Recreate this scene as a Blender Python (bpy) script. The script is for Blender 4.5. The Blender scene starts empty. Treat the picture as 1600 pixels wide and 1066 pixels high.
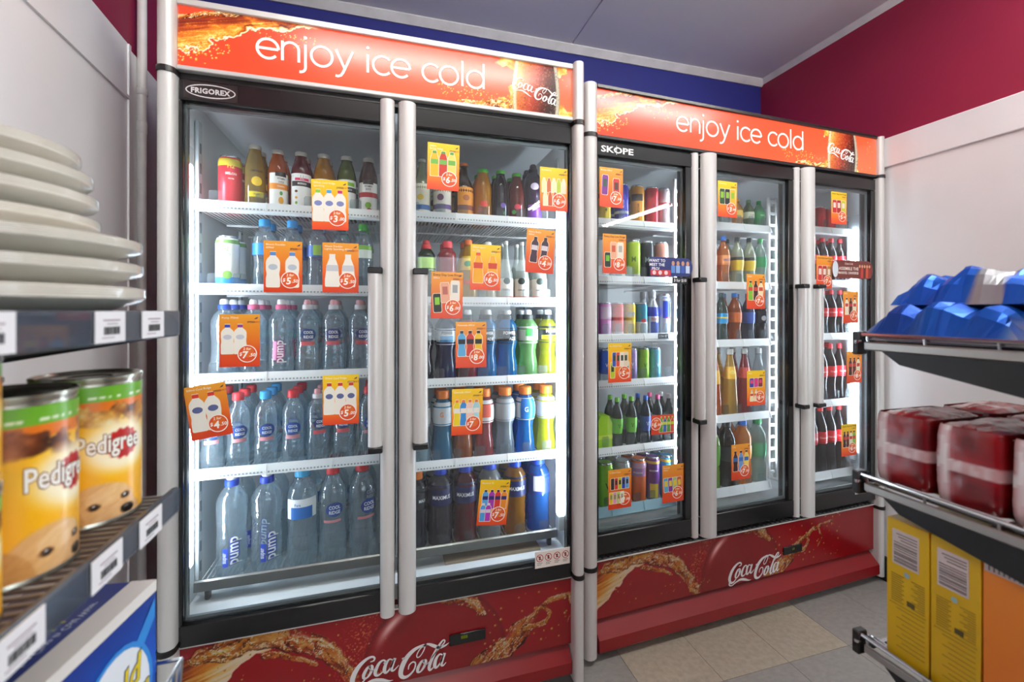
import bpy, math, random
import numpy as np
from mathutils import Vector, Matrix

rnd = random.Random(11)
D2R = math.pi / 180
sc = bpy.context.scene
COL = sc.collection
EYE = 1.23                      # lens height above the floor

# ------------------------------------------------------------------ camera
cam = bpy.data.cameras.new('camera')
cam.sensor_width = 36; cam.lens = 15.3; cam.shift_y = -0.0296
cam.clip_start = 0.02; cam.clip_end = 60
cam.dof.use_dof = True; cam.dof.focus_distance = 1.45; cam.dof.aperture_fstop = 3.4
camo = bpy.data.objects.new('camera', cam); COL.objects.link(camo)
camo.location = (0, 0, EYE); camo.rotation_euler = (90 * D2R, 0, -16.04 * D2R)
sc.camera = camo

# ------------------------------------------------------------------ world, exposure
w = bpy.data.worlds.new('daylight'); sc.world = w; w.use_nodes = True
bg = w.node_tree.nodes['Background']; bg.inputs[0].default_value = (0.86, 0.93, 1, 1); bg.inputs[1].default_value = 7.0
vs = sc.view_settings
vs.view_transform = 'Standard'; vs.look = 'None'; vs.gamma = 1; vs.use_curve_mapping = False
vs.exposure = 0.10
sc.cycles.transparent_max_bounces = 40
sc.cycles.max_bounces = 6
sc.cycles.adaptive_threshold = .04
sc.cycles.caustics_reflective = False; sc.cycles.caustics_refractive = False
sc.cycles.sample_clamp_indirect = 4
TUBE_STRENGTH = 60.0            # ceiling fluorescents
LED_STRENGTH = 46.0             # strips inside the fridges
SIGN_STRENGTH = 1.0             # backlit headers


# ------------------------------------------------------------------ materials
def srgb(c):
    if isinstance(c, str):
        c = c.lstrip('#'); c = [int(c[i:i + 2], 16) / 255 for i in (0, 2, 4)]
    return tuple(x / 12.92 if x <= .04045 else ((x + .055) / 1.055) ** 2.4 for x in c)


MATS = {}


def newmat(key):
    m = bpy.data.materials.new(key); m.use_nodes = True
    nt = m.node_tree; nt.nodes.clear()
    out = nt.nodes.new('ShaderNodeOutputMaterial')
    return m, nt, out


def link(nt, a, b):
    nt.links.new(a, b)


def principled(nt, out, col, rough=.5, metal=0, spec=.5):
    b = nt.nodes.new('ShaderNodeBsdfPrincipled')
    b.inputs['Base Color'].default_value = (*col, 1); b.inputs['Roughness'].default_value = rough
    b.inputs['Metallic'].default_value = metal; b.inputs['Specular IOR Level'].default_value = spec
    link(nt, b.outputs[0], out.inputs[0])
    return b


def solid(c, rough=.45, metal=0, spec=.5):
    key = 'solid_%s_%.2f_%.1f_%.2f' % (c, rough, metal, spec)
    if key not in MATS:
        m, nt, out = newmat(key); principled(nt, out, srgb(c), rough, metal, spec); MATS[key] = m
    return MATS[key]


def rough_paint(key, c, c2, rough=.55, scale=3.0, bump=.05, bscale=90, stretch=(1, 1, 1)):
    """wall paint, plaster: two close tones of the same paint and a fine roller relief"""
    if key in MATS: return MATS[key]
    m, nt, out = newmat(key); b = principled(nt, out, srgb(c), rough)
    tc = nt.nodes.new('ShaderNodeTexCoord'); mp = nt.nodes.new('ShaderNodeMapping'); mp.inputs['Scale'].default_value = stretch
    link(nt, tc.outputs['Object'], mp.inputs[0])
    n = nt.nodes.new('ShaderNodeTexNoise'); n.inputs['Scale'].default_value = scale; n.inputs['Detail'].default_value = 4
    link(nt, mp.outputs[0], n.inputs['Vector'])
    r = nt.nodes.new('ShaderNodeValToRGB')
    r.color_ramp.elements[0].position = .35; r.color_ramp.elements[0].color = (*srgb(c), 1)
    r.color_ramp.elements[1].position = .7; r.color_ramp.elements[1].color = (*srgb(c2), 1)
    link(nt, n.outputs[0], r.inputs[0]); link(nt, r.outputs[0], b.inputs['Base Color'])
    n2 = nt.nodes.new('ShaderNodeTexNoise'); n2.inputs['Scale'].default_value = bscale
    link(nt, mp.outputs[0], n2.inputs['Vector'])
    bp = nt.nodes.new('ShaderNodeBump'); bp.inputs['Strength'].default_value = bump; bp.inputs['Distance'].default_value = .01
    link(nt, n2.outputs[0], bp.inputs['Height']); link(nt, bp.outputs[0], b.inputs['Normal'])
    MATS[key] = m
    return m


def emit(c, s):
    key = 'emit_%s_%.2f' % (c, s)
    if key not in MATS:
        m, nt, out = newmat(key); e = nt.nodes.new('ShaderNodeEmission')
        e.inputs[0].default_value = (*srgb(c), 1); e.inputs[1].default_value = s
        link(nt, e.outputs[0], out.inputs[0]); MATS[key] = m
        if s < 5: m.cycles.emission_sampling = 'NONE'      # dim glows need no light samples of their own
    return MATS[key]


def front_fresnel(nt, ior):
    """fresnel that counts a thin sheet once, on its outer face"""
    fr = nt.nodes.new('ShaderNodeFresnel'); fr.inputs['IOR'].default_value = ior
    ge = nt.nodes.new('ShaderNodeNewGeometry')
    iv = nt.nodes.new('ShaderNodeMath'); iv.operation = 'SUBTRACT'; iv.inputs[0].default_value = 1
    link(nt, ge.outputs['Backfacing'], iv.inputs[1])
    mu = nt.nodes.new('ShaderNodeMath'); mu.operation = 'MULTIPLY'
    link(nt, fr.outputs[0], mu.inputs[0]); link(nt, iv.outputs[0], mu.inputs[1])
    return mu.outputs[0]


def clear(c, ior=1.45, rough=.02, body=0.0, bodycol='#ffffff', bump=0, boost=1.0):
    """thin clear sheet (glass, PET): tinted see-through, fresnel mirror, a little milkiness"""
    key = 'clear_%s_%.2f_%.2f_%.2f_%s_%.2f_%.2f' % (c, ior, rough, body, bodycol, bump, boost)
    if key in MATS: return MATS[key]
    m, nt, out = newmat(key)
    t = nt.nodes.new('ShaderNodeBsdfTransparent'); t.inputs[0].default_value = (*srgb(c), 1)
    g = nt.nodes.new('ShaderNodeBsdfGlossy'); g.inputs['Roughness'].default_value = rough
    base = t.outputs[0]
    if body > 0:
        d = nt.nodes.new('ShaderNodeBsdfDiffuse'); d.inputs[0].default_value = (*srgb(bodycol), 1)
        tr = nt.nodes.new('ShaderNodeBsdfTranslucent'); tr.inputs[0].default_value = (*srgb(bodycol), 1)
        m0 = nt.nodes.new('ShaderNodeMixShader'); m0.inputs[0].default_value = .5
        link(nt, d.outputs[0], m0.inputs[1]); link(nt, tr.outputs[0], m0.inputs[2])
        m1 = nt.nodes.new('ShaderNodeMixShader'); m1.inputs[0].default_value = body
        link(nt, base, m1.inputs[1]); link(nt, m0.outputs[0], m1.inputs[2]); base = m1.outputs[0]
    if bump:
        n = nt.nodes.new('ShaderNodeTexNoise'); n.inputs['Scale'].default_value = 60
        tc = nt.nodes.new('ShaderNodeTexCoord'); link(nt, tc.outputs['Object'], n.inputs['Vector'])
        bp = nt.nodes.new('ShaderNodeBump'); bp.inputs['Strength'].default_value = bump; bp.inputs['Distance'].default_value = .004
        link(nt, n.outputs[0], bp.inputs['Height']); link(nt, bp.outputs[0], g.inputs['Normal'])
    mx = nt.nodes.new('ShaderNodeMixShader')
    fac = front_fresnel(nt, ior)
    if boost != 1:
        q = nt.nodes.new('ShaderNodeMath'); q.operation = 'MULTIPLY'; q.inputs[1].default_value = boost; q.use_clamp = True
        link(nt, fac, q.inputs[0]); fac = q.outputs[0]
    link(nt, fac, mx.inputs[0]); link(nt, base, mx.inputs[1]); link(nt, g.outputs[0], mx.inputs[2])
    link(nt, mx.outputs[0], out.inputs[0])
    MATS[key] = m
    return m


def painted(key, rough=.35, glow=0.0, spec=.5, metal=0):
    """print carried by the mesh's own colour layer"""
    if key in MATS: return MATS[key]
    m, nt, out = newmat(key); b = principled(nt, out, (1, 1, 1), rough, metal, spec)
    a = nt.nodes.new('ShaderNodeAttribute'); a.attribute_name = 'print'
    link(nt, a.outputs[0], b.inputs['Base Color'])
    if glow:
        m.cycles.emission_sampling = 'NONE'
        link(nt, a.outputs[0], b.inputs['Emission Color']); b.inputs['Emission Strength'].default_value = glow
        d = nt.nodes.new('ShaderNodeVectorMath'); d.operation = 'SCALE'; d.inputs[3].default_value = .25
        link(nt, a.outputs[0], d.inputs[0]); link(nt, d.outputs[0], b.inputs['Base Color'])
    MATS[key] = m
    return m


def ramp_mat(key, stops, axis=2, rough=.4, scale=1.0, offset=0.0):
    """flat colour print running along one object axis"""
    if key in MATS: return MATS[key]
    m, nt, out = newmat(key); b = principled(nt, out, (1, 1, 1), rough)
    tc = nt.nodes.new('ShaderNodeTexCoord'); sp = nt.nodes.new('ShaderNodeSeparateXYZ')
    link(nt, tc.outputs['Object'], sp.inputs[0])
    ma = nt.nodes.new('ShaderNodeMath'); ma.operation = 'MULTIPLY_ADD'; ma.inputs[1].default_value = scale; ma.inputs[2].default_value = offset
    link(nt, sp.outputs[axis], ma.inputs[0])
    r = nt.nodes.new('ShaderNodeValToRGB')
    while len(r.color_ramp.elements) < len(stops): r.color_ramp.elements.new(.5)
    for e, (p, c) in zip(r.color_ramp.elements, stops): e.position = p; e.color = (*srgb(c), 1)
    link(nt, ma.outputs[0], r.inputs[0]); link(nt, r.outputs[0], b.inputs['Base Color'])
    MATS[key] = m
    return m


WHITE = '#f2f2f0'
SILVER = solid('#cfcecb', .36, .15)
ALU = solid('#b9bcbf', .3, .8)
CHROME = solid('#c9cbcd', .16, 1.0)
BLACK = solid('#0d0d0e', .35)
RUBBER = solid('#101011', .6)
LINER = solid('#e9edef', .4)
WIREW = solid('#eceeee', .4)
GLASS = clear('#f4f7f7', 1.5, .0, .012, '#e8f0f4', boost=1.1)
ACRYL = clear('#e4ebee', 1.5, .05, .06, '#ffffff')
LEDMAT = emit('#e6f1ff', LED_STRENGTH)


# ------------------------------------------------------------------ mesh helper
class MB:
    def __init__(s):
        s.v = []; s.f = []; s.m = []

    def add(s, vs, fs, mi=0):
        o = len(s.v); s.v += [tuple(p) for p in vs]
        s.f += [tuple(i + o for i in q) for q in fs]; s.m += [mi] * len(fs)
        return s

    def box(s, x0, x1, y0, y1, z0, z1, mi=0):
        vs = [(x, y, z) for z in (z0, z1) for y in (y0, y1) for x in (x0, x1)]
        return s.add(vs, [(0, 2, 3, 1), (4, 5, 7, 6), (0, 1, 5, 4), (2, 6, 7, 3), (0, 4, 6, 2), (1, 3, 7, 5)], mi)

    def cbox(s, x0, x1, y0, y1, z0, z1, c=.003, mi=0):
        """box with chamfered edges"""
        lo = (x0, y0, z0); hi = (x1, y1, z1); c = min(c, (x1 - x0) * .45, (y1 - y0) * .45, (z1 - z0) * .45)
        idx = {}; vs = []
        for k in range(8):
            bits = (k & 1, k >> 1 & 1, k >> 2 & 1)
            for a in range(3):
                p = []
                for d in range(3):
                    e = hi[d] if bits[d] else lo[d]
                    if d != a: e += -c if bits[d] else c
                    p.append(e)
                idx[(k, a)] = len(vs); vs.append(p)
        fs = []
        for a in range(3):
            b, d = (a + 1) % 3, (a + 2) % 3
            for sgn in (0, 1):
                ks = [(sgn << a) | (i << b) | (j << d) for i, j in ((0, 0), (1, 0), (1, 1), (0, 1))]
                q = [idx[(k, a)] for k in ks]; fs.append(q if sgn else q[::-1])
        for a in range(3):
            b, d = (a + 1) % 3, (a + 2) % 3
            for i in (0, 1):
                for j in (0, 1):
                    k0 = (i << b) | (j << d); k1 = k0 | (1 << a)
                    q = [idx[(k0, b)], idx[(k1, b)], idx[(k1, d)], idx[(k0, d)]]
                    fs.append(q[::-1] if i == j else q)
        for k in range(8):
            q = [idx[(k, 0)], idx[(k, 1)], idx[(k, 2)]]
            fs.append(q if bin(k).count('1') % 2 else q[::-1])
        return s.add(vs, fs, mi)

    def lathe(s, prof, seg=20, cx=0, cy=0, mi=0, capb=True, capt=True, a0=0, a1=2 * math.pi, wob=None):
        full = abs(a1 - a0 - 2 * math.pi) < 1e-6
        n = seg if full else seg + 1
        vs = []
        for (r, z) in prof:
            for i in range(n):
                a = a0 + (a1 - a0) * i / seg
                rr = r * (1 + (wob if wob and i % 2 else 0))
                vs.append((cx + rr * math.sin(a), cy - rr * math.cos(a), z))
        fs = []
        for j in range(len(prof) - 1):
            for i in range(seg):
                k = (i + 1) % n
                fs.append((j * n + i, j * n + k, (j + 1) * n + k, (j + 1) * n + i))
        if full and capb: fs.append(tuple(range(n))[::-1])
        if full and capt: fs.append(tuple((len(prof) - 1) * n + i for i in range(n)))
        return s.add(vs, fs, mi)

    def prism(s, poly, y0, y1, mi=0, axis='y'):
        """extrude a 2D outline (x, z) from y0 to y1 (or (y, z) along x, (x, y) along z)"""
        n = len(poly)
        def P(a, b, t): return (a, t, b) if axis == 'y' else ((t, a, b) if axis == 'x' else (a, b, t))
        vs = [P(a, b, y0) for a, b in poly] + [P(a, b, y1) for a, b in poly]
        fs = [tuple(range(n)), tuple(range(2 * n - 1, n - 1, -1))]
        fs += [(i, i + n, (i + 1) % n + n, (i + 1) % n) for i in range(n)]
        return s.add(vs, fs, mi)

    def tube(s, pts, r, seg=6, mi=0):
        pts = [Vector(p) for p in pts]; rings = []; vs = []; fs = []
        for i, p in enumerate(pts):
            d = (pts[min(i + 1, len(pts) - 1)] - pts[max(i - 1, 0)]).normalized()
            u = d.orthogonal().normalized() if abs(d.z) < .99 else Vector((1, 0, 0))
            if abs(d.z) < .99: u = d.cross(Vector((0, 0, 1))).normalized()
            q = d.cross(u).normalized()
            for k in range(seg):
                a = 2 * math.pi * k / seg
                vs.append(tuple(p + r * (math.cos(a) * u + math.sin(a) * q)))
        for i in range(len(pts) - 1):
            for k in range(seg):
                l = (k + 1) % seg
                fs.append((i * seg + k, i * seg + l, (i + 1) * seg + l, (i + 1) * seg + k))
        fs.append(tuple(range(seg))); fs.append(tuple(range((len(pts) - 1) * seg, len(pts) * seg))[::-1])
        return s.add(vs, fs, mi)

    def flat(s, v2, fs, fn, mi=0):
        """lay 2D outlines (letters, shapes) on a surface: fn(x, y) -> point"""
        return s.add([fn(x, y) for x, y in v2], fs, mi)

    def mesh(s, name, mats, smooth=True):
        me = bpy.data.meshes.new(name); me.from_pydata(s.v, [], s.f)
        for m in (mats if isinstance(mats, (list, tuple)) else [mats]): me.materials.append(m)
        if any(s.m): me.polygons.foreach_set('material_index', s.m)
        if smooth:
            me.shade_smooth(); me.set_sharp_from_angle(angle=38 * D2R)
        me.update()
        return me

    def build(s, name, mats, parent=None, loc=(0, 0, 0), smooth=True, fix=False):
        me = s.mesh(name, mats, smooth)
        return obj(name, me, parent, loc)


def obj(name, me, parent=None, loc=(0, 0, 0), rotz=0):
    o = bpy.data.objects.new(name, me); COL.objects.link(o)
    o.location = loc; o.rotation_euler = (0, 0, rotz)
    if parent is not None: o.parent = parent
    return o


def tag(o, label, cat, group=None):
    o['label'] = label; o['category'] = cat
    if group: o['group'] = group
    return o


def thing(name, label, cat, loc=(0, 0, 0), rotz=0, group=None):
    o = bpy.data.objects.new(name, None); COL.objects.link(o); o.empty_display_size = .05
    o.location = loc; o.rotation_euler = (0, 0, rotz)
    return tag(o, label, cat, group)


def struct(o):
    o['kind'] = 'structure'
    return o


# ------------------------------------------------------------------ lettering
_txt = {}


def text2d(s, size=1.0, bold=0.0, shear=0.0, squeeze=1.0, spacing=1.0):
    """outline of a word in the built-in face, centred on 0,0 -> (verts2d, faces)"""
    k = (s, bold, shear, spacing)
    if k not in _txt:
        cu = bpy.data.curves.new('word', 'FONT'); cu.body = s; cu.size = 1; cu.align_x = 'CENTER'; cu.align_y = 'CENTER'
        cu.resolution_u = 2; cu.offset = bold; cu.shear = shear; cu.space_character = spacing
        ob = bpy.data.objects.new('word', cu)
        me = bpy.data.meshes.new_from_object(ob)
        v = [(p.co.x, p.co.y) for p in me.vertices]; f = [tuple(p.vertices) for p in me.polygons]
        if v:
            xs = [p[0] for p in v]; ys = [p[1] for p in v]
            mx = (min(xs) + max(xs)) / 2; my = (min(ys) + max(ys)) / 2; h = max(ys) - min(ys)
            v = [((a - mx), (b - my)) for a, b in v]
        bpy.data.objects.remove(ob); bpy.data.curves.remove(cu); bpy.data.meshes.remove(me)
        _txt[k] = (v, f)
    v, f = _txt[k]
    return [(a * size * squeeze, b * size) for a, b in v], f


def catmull(pts, n=8):
    out = []
    P = [np.array(p, float) for p in pts]; P = [2 * P[0] - P[1]] + P + [2 * P[-1] - P[-2]]
    for i in range(1, len(P) - 2):
        for t in np.arange(n) / n:
            a, b, c, d = P[i - 1:i + 3]
            out.append(.5 * (2 * b + (c - a) * t + (2 * a - 5 * b + 4 * c - d) * t * t + (3 * b - a - 3 * c + d) * t ** 3))
    out.append(P[-2]); return [tuple(p) for p in out]


def ribbon(pts):
    """stroke (x, y, width) -> 2D strip"""
    v = []; f = []
    for i, (x, y, wd) in enumerate(pts):
        a = pts[max(i - 1, 0)]; b = pts[min(i + 1, len(pts) - 1)]
        dx, dy = b[0] - a[0], b[1] - a[1]; l = math.hypot(dx, dy) or 1
        nx, ny = -dy / l * wd / 2, dx / l * wd / 2
        v += [(x + nx, y + ny), (x - nx, y - ny)]
    f = [(2 * i, 2 * i + 1, 2 * i + 3, 2 * i + 2) for i in range(len(pts) - 1)]
    return v, f


def join2d(parts):
    v = []; f = []
    for a, b in parts:
        o = len(v); v += a; f += [tuple(i + o for i in q) for q in b]
    return v, f


def disc2d(cx, cy, rx, ry=None, n=24):
    ry = ry or rx
    return [(cx + rx * math.cos(2 * math.pi * i / n), cy + ry * math.sin(2 * math.pi * i / n)) for i in range(n)], [tuple(range(n))]


def ring2d(cx, cy, rx, ry, wd, n=28):
    pts = [(cx + rx * math.cos(2 * math.pi * i / n), cy + ry * math.sin(2 * math.pi * i / n), wd) for i in range(n + 1)]
    v = []; f = []
    for i in range(n):
        a = 2 * math.pi * i / n; c, s_ = math.cos(a), math.sin(a)
        v += [(cx + (rx + wd / 2) * c, cy + (ry + wd / 2) * s_), (cx + (rx - wd / 2) * c, cy + (ry - wd / 2) * s_)]
    f = [(2 * i, 2 * i + 1, 2 * ((i + 1) % n) + 1, 2 * ((i + 1) % n)) for i in range(n)]
    return v, f


def rect2d(x0, x1, y0, y1):
    return [(x0, y0), (x1, y0), (x1, y1), (x0, y1)], [(0, 1, 2, 3)]


def sweep_arc(cx, cy, r, a0, a1, wd, n=18, ry=None):
    ry = ry or r
    return [(cx + r * math.cos((a0 + (a1 - a0) * i / n) * D2R), cy + ry * math.sin((a0 + (a1 - a0) * i / n) * D2R), wd) for i in range(n + 1)]


def round_sans(word, wd=.115):
    """thin geometric lower case, x-height 1, drawn as even strokes"""
    parts = []; x = 0; r = .5
    def st(p): parts.append(ribbon(p))
    for ch in word:
        if ch == ' ': x += .55; continue
        if ch == 'e':
            st([(x + .03, .5, wd), (x + 1.0, .5, wd)]); st(sweep_arc(x + r + .02, .5, r, 0, 318, wd, 26)); x += 1.14
        elif ch == 'n':
            st([(x + .06, 0, wd), (x + .06, 1.03, wd)]); st(sweep_arc(x + .45, .60, .39, 180, 0, wd, 16) + [(x + .84, 0, wd)]); x += 1.06
        elif ch == 'j':
            st([(x + .1, 1.0, wd), (x + .1, -.22, wd)] + [(x + .1 - .25 + .25 * math.cos(a * D2R), -.22 + .25 * math.sin(a * D2R), wd) for a in (-20, -40, -60, -80, -100)])
            parts.append(disc2d(x + .1, 1.36, .09)); x += .36
        elif ch == 'o':
            st(sweep_arc(x + .54, .5, .52, 0, 360, wd, 32)); x += 1.24
        elif ch == 'y':
            st([(x, 1.0, wd), (x + .44, .03, wd)]); st([(x + .86, 1.0, wd), (x + .36, -.2, wd), (x + .25, -.36, wd), (x + .1, -.42, wd), (x - .02, -.40, wd)]); x += 1.0
        elif ch == 'i':
            st([(x + .08, 0, wd), (x + .08, 1.0, wd)]); parts.append(disc2d(x + .08, 1.36, .09)); x += .34
        elif ch == 'c':
            st(sweep_arc(x + .52, .5, .5, 42, 318, wd, 24)); x += .98
        elif ch == 'l':
            st([(x + .08, 0, wd), (x + .08, 1.48, wd)]); x += .34
        elif ch == 'd':
            st(sweep_arc(x + .5, .5, .5, 0, 360, wd, 30)); st([(x + 1.0, 0, wd), (x + 1.0, 1.48, wd)]); x += 1.08
    v, f = join2d(parts)
    return v, f, x


def script_logo():
    """the flowing white drink logo, traced stroke by stroke; width 1, returns (verts, faces)"""
    S = []
    def st(*p, n=7): S.append(catmull(p, n))
    # first capital, with the tail under the first word
    st((412, 415, 8), (440, 405, 12), (447, 382, 16), (425, 372, 18), (380, 392, 24), (325, 445, 34), (285, 510, 40), (266, 575, 40), (285, 615, 30), (330, 605, 18), (372, 560, 9))
    st((268, 590, 10), (262, 640, 16), (300, 650, 12), (360, 612, 14), (430, 578, 26), (500, 575, 30), (560, 585, 16), (600, 580, 4))
    # o c a
    st((418, 445, 10), (392, 462, 20), (362, 515, 28), (358, 552, 22), (382, 552, 14), (412, 515, 22), (428, 462, 24), (418, 445, 12), (400, 462, 7), (425, 492, 6), (462, 462, 5))
    st((522, 432, 12), (540, 420, 16), (520, 404, 14), (486, 428, 22), (456, 490, 30), (455, 528, 24), (480, 532, 16), (520, 500, 8))
    st((600, 405, 10), (570, 398, 14), (540, 440, 26), (528, 495, 30), (545, 512, 18), (580, 470, 14), (606, 402, 12))
    st((618, 388, 24), (598, 440, 28), (588, 486, 24), (606, 496, 14), (650, 452, 6))
    # hyphen
    st((676, 398, 12), (688, 394, 18), (700, 390, 12))
    # second capital: curl, body, loop, ribbon over the second word
    st((730, 492, 8), (738, 455, 10), (768, 428, 12), (792, 440, 12), (780, 495, 14), (735, 545, 20), (692, 560, 30), (666, 535, 38), (676, 470, 42), (715, 390, 40), (775, 325, 32), (840, 288, 20), (872, 280, 14), (868, 318, 10), (835, 375, 9), (808, 388, 9), (806, 360, 9), (840, 305, 10), (890, 275, 18))
    st((862, 290, 8), (900, 272, 18), (950, 288, 28), (1000, 304, 26), (1050, 290, 16), (1090, 262, 5))
    # o l a
    st((872, 410, 10), (845, 425, 20), (815, 480, 28), (812, 515, 22), (835, 515, 14), (865, 475, 22), (882, 425, 24), (872, 410, 12), (855, 425, 7), (880, 455, 6), (918, 425, 5))
    st((930, 400, 8), (985, 330, 10), (1040, 270, 12), (1050, 244, 12), (1032, 243, 14), (990, 300, 22), (940, 395, 28), (912, 475, 28), (920, 505, 18), (955, 475, 7))
    st((1030, 372, 10), (1004, 366, 14), (972, 408, 26), (960, 465, 30), (976, 484, 18), (1012, 440, 14), (1038, 370, 12))
    st((1050, 355, 24), (1030, 410, 28), (1020, 456, 24), (1034, 468, 14), (1062, 440, 6))
    parts = []
    for s_ in S:
        parts.append(ribbon([((x - 260) / 840, -(y + .19 * (x - 260) - 590) / 840, wd / 840) for x, y, wd in s_]))
    return join2d(parts)


# ------------------------------------------------------------------ numpy painting for printed panels
def _hash(ix, iy, seed):
    n = (ix * 374761393 + iy * 668265263 + seed * 974711) & 0x7fffffff
    n = ((n ^ (n >> 13)) * 1274126177) & 0x7fffffff
    return ((n ^ (n >> 16)) & 0xffff) / 65535.0


def vnoise(x, y, seed=0):
    ix = np.floor(x).astype(np.int64); iy = np.floor(y).astype(np.int64); fx = x - ix; fy = y - iy
    fx = fx * fx * (3 - 2 * fx); fy = fy * fy * (3 - 2 * fy)
    a = _hash(ix, iy, seed); b = _hash(ix + 1, iy, seed); c = _hash(ix, iy + 1, seed); d = _hash(ix + 1, iy + 1, seed)
    return (a * (1 - fx) + b * fx) * (1 - fy) + (c * (1 - fx) + d * fx) * fy


def fbm(x, y, seed=0, o=4):
    s = 0; a = .5; t = 0
    for i in range(o):
        s = s + a * vnoise(x, y, seed + i * 17); t += a; a *= .5; x = x * 2.03; y = y * 2.03
    return s / t


def sstep(a, b, x):
    t = np.clip((x - a) / (b - a), 0, 1); return t * t * (3 - 2 * t)


def mixc(C, col, m):
    col = np.array(col if not isinstance(col, str) else [int(col.lstrip('#')[i:i + 2], 16) / 255 for i in (0, 2, 4)])
    return C * (1 - m[..., None]) + col * m[..., None]


def palette(t, stops):
    P = [s[0] for s in stops]; cols = np.array([[int(s[1].lstrip('#')[i:i + 2], 16) / 255 for i in (0, 2, 4)] for s in stops])
    return np.stack([np.interp(t, P, cols[:, k]) for k in range(3)], -1)


LIQ = [(0, '#35150c'), (.25, '#7a2f12'), (.45, '#c4641c'), (.62, '#e8962c'), (.8, '#f7cc66'), (1, '#fdf0c8')]


def liquid_blend(C, m, t, bright=1.0, contrast=1.0):
    t = np.clip(.5 + (t - .5) * contrast, 0, 1)
    L = np.clip(palette(t, LIQ) * bright, 0, 1)
    return C * (1 - m[..., None]) + L * m[..., None]


def droplets(C, X, Y, pts, bright=1.0):
    for (x, y, r) in pts:
        d = np.hypot((X - x), (Y - y)) / r
        m = sstep(1.1, .75, d); t = .45 + .5 * sstep(.9, .1, np.hypot(X - x + .3 * r, Y - y - .3 * r) / r)
        C = liquid_blend(C, m, t, bright)
    return C


def stream(C, X, Y, path, seed, bright=1.0, freq=5.0):
    """ragged band of poured liquid along (x, y, half width)"""
    p = np.array(catmull(path, 6)); best = np.full(X.shape, 1e9); al = np.zeros(X.shape); hw = np.zeros(X.shape); sd = np.zeros(X.shape)
    wx = (fbm(X * 4, Y * 4, seed) - .5) * .12; wy = (fbm(X * 4, Y * 4, seed + 5) - .5) * .12
    Xw, Yw = X + wx, Y + wy; L = 0
    for a, b in zip(p[:-1], p[1:]):
        d = b[:2] - a[:2]; l = np.hypot(*d) + 1e-9
        t = np.clip(((Xw - a[0]) * d[0] + (Yw - a[1]) * d[1]) / l ** 2, 0, 1)
        ex, ey = Xw - a[0] - t * d[0], Yw - a[1] - t * d[1]; q = np.hypot(ex, ey)
        k = q < best; best = np.where(k, q, best); al = np.where(k, L + t * l, al); hw = np.where(k, a[2] + t * (b[2] - a[2]), hw)
        sd = np.where(k, np.sign(d[0] * ey - d[1] * ex), sd); L += l
    s = sd * best
    edge = hw * (.75 + .6 * fbm(al * 5, s * 9, seed + 3))
    m = sstep(0, .012, edge - best)
    rel = best / (edge + 1e-6)
    q = fbm(al * freq * .8, s * freq * 2.2, seed + 31, 3)
    v = fbm(al * freq * 1.2 + 2.5 * q, s * freq * 3 + 3 * q, seed + 9, 5)
    fil = sstep(.80, .97, 1 - np.abs(2 * fbm(al * freq * 1.5 + 3 * q, s * freq * 4 + 2 * q, seed + 13, 4) - 1) * 2.2)
    drk = sstep(.86, .98, 1 - np.abs(2 * fbm(al * freq * 1.1 + 5, s * freq * 3 + 2 * q, seed + 15, 4) - 1) * 2.4)
    t = .12 + .85 * v + .5 * fil - .6 * drk + .12 * (s / (hw + 1e-6)) - .45 * sstep(.78, .9, rel) * fbm(al * 9, s * 9, seed + 6) * 2 + .9 * sstep(.9, 1.0, rel) * fbm(al * 14, s * 14, seed + 2)
    holes = sstep(.60, .66, fbm(al * 7 + 2 * q, s * 12, seed + 21, 3)) * sstep(.25, .8, rel)
    body = np.clip(.80 + .2 * fil, 0, 1) * (1 - .8 * holes)
    return liquid_blend(C, m * body, t, bright, 1.4)


def panel_grid(name, C, fn, mat, parent, nx, nz):
    """grid whose vertices carry the print colours; fn(u, v) arrays -> xyz arrays"""
    u, v = np.meshgrid(np.linspace(0, 1, nx), np.linspace(0, 1, nz))
    x, y, z = fn(u, v)
    co = np.stack([x, y, z], -1).reshape(-1, 3).astype(np.float32)
    i = np.arange((nz - 1) * (nx - 1)); r, c = i // (nx - 1), i % (nx - 1); a = r * nx + c
    quads = np.stack([a, a + 1, a + nx + 1, a + nx], -1)
    me = bpy.data.meshes.new(name)
    me.vertices.add(len(co)); me.vertices.foreach_set('co', co.ravel())
    me.loops.add(quads.size); me.loops.foreach_set('vertex_index', quads.ravel().astype(np.int32))
    me.polygons.add(len(quads)); me.polygons.foreach_set('loop_start', np.arange(0, quads.size, 4, dtype=np.int32))
    me.update(calc_edges=True)
    at = me.color_attributes.new('print', 'FLOAT_COLOR', 'POINT')
    lin = np.where(C <= .04045, C / 12.92, ((np.clip(C, 0, 1) + .055) / 1.055) ** 2.4)
    at.data.foreach_set('color', np.concatenate([lin, np.ones(C.shape[:2] + (1,))], -1).reshape(-1).astype(np.float32))
    me.materials.append(mat); me.shade_smooth()
    return obj(name, me, parent)


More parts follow.
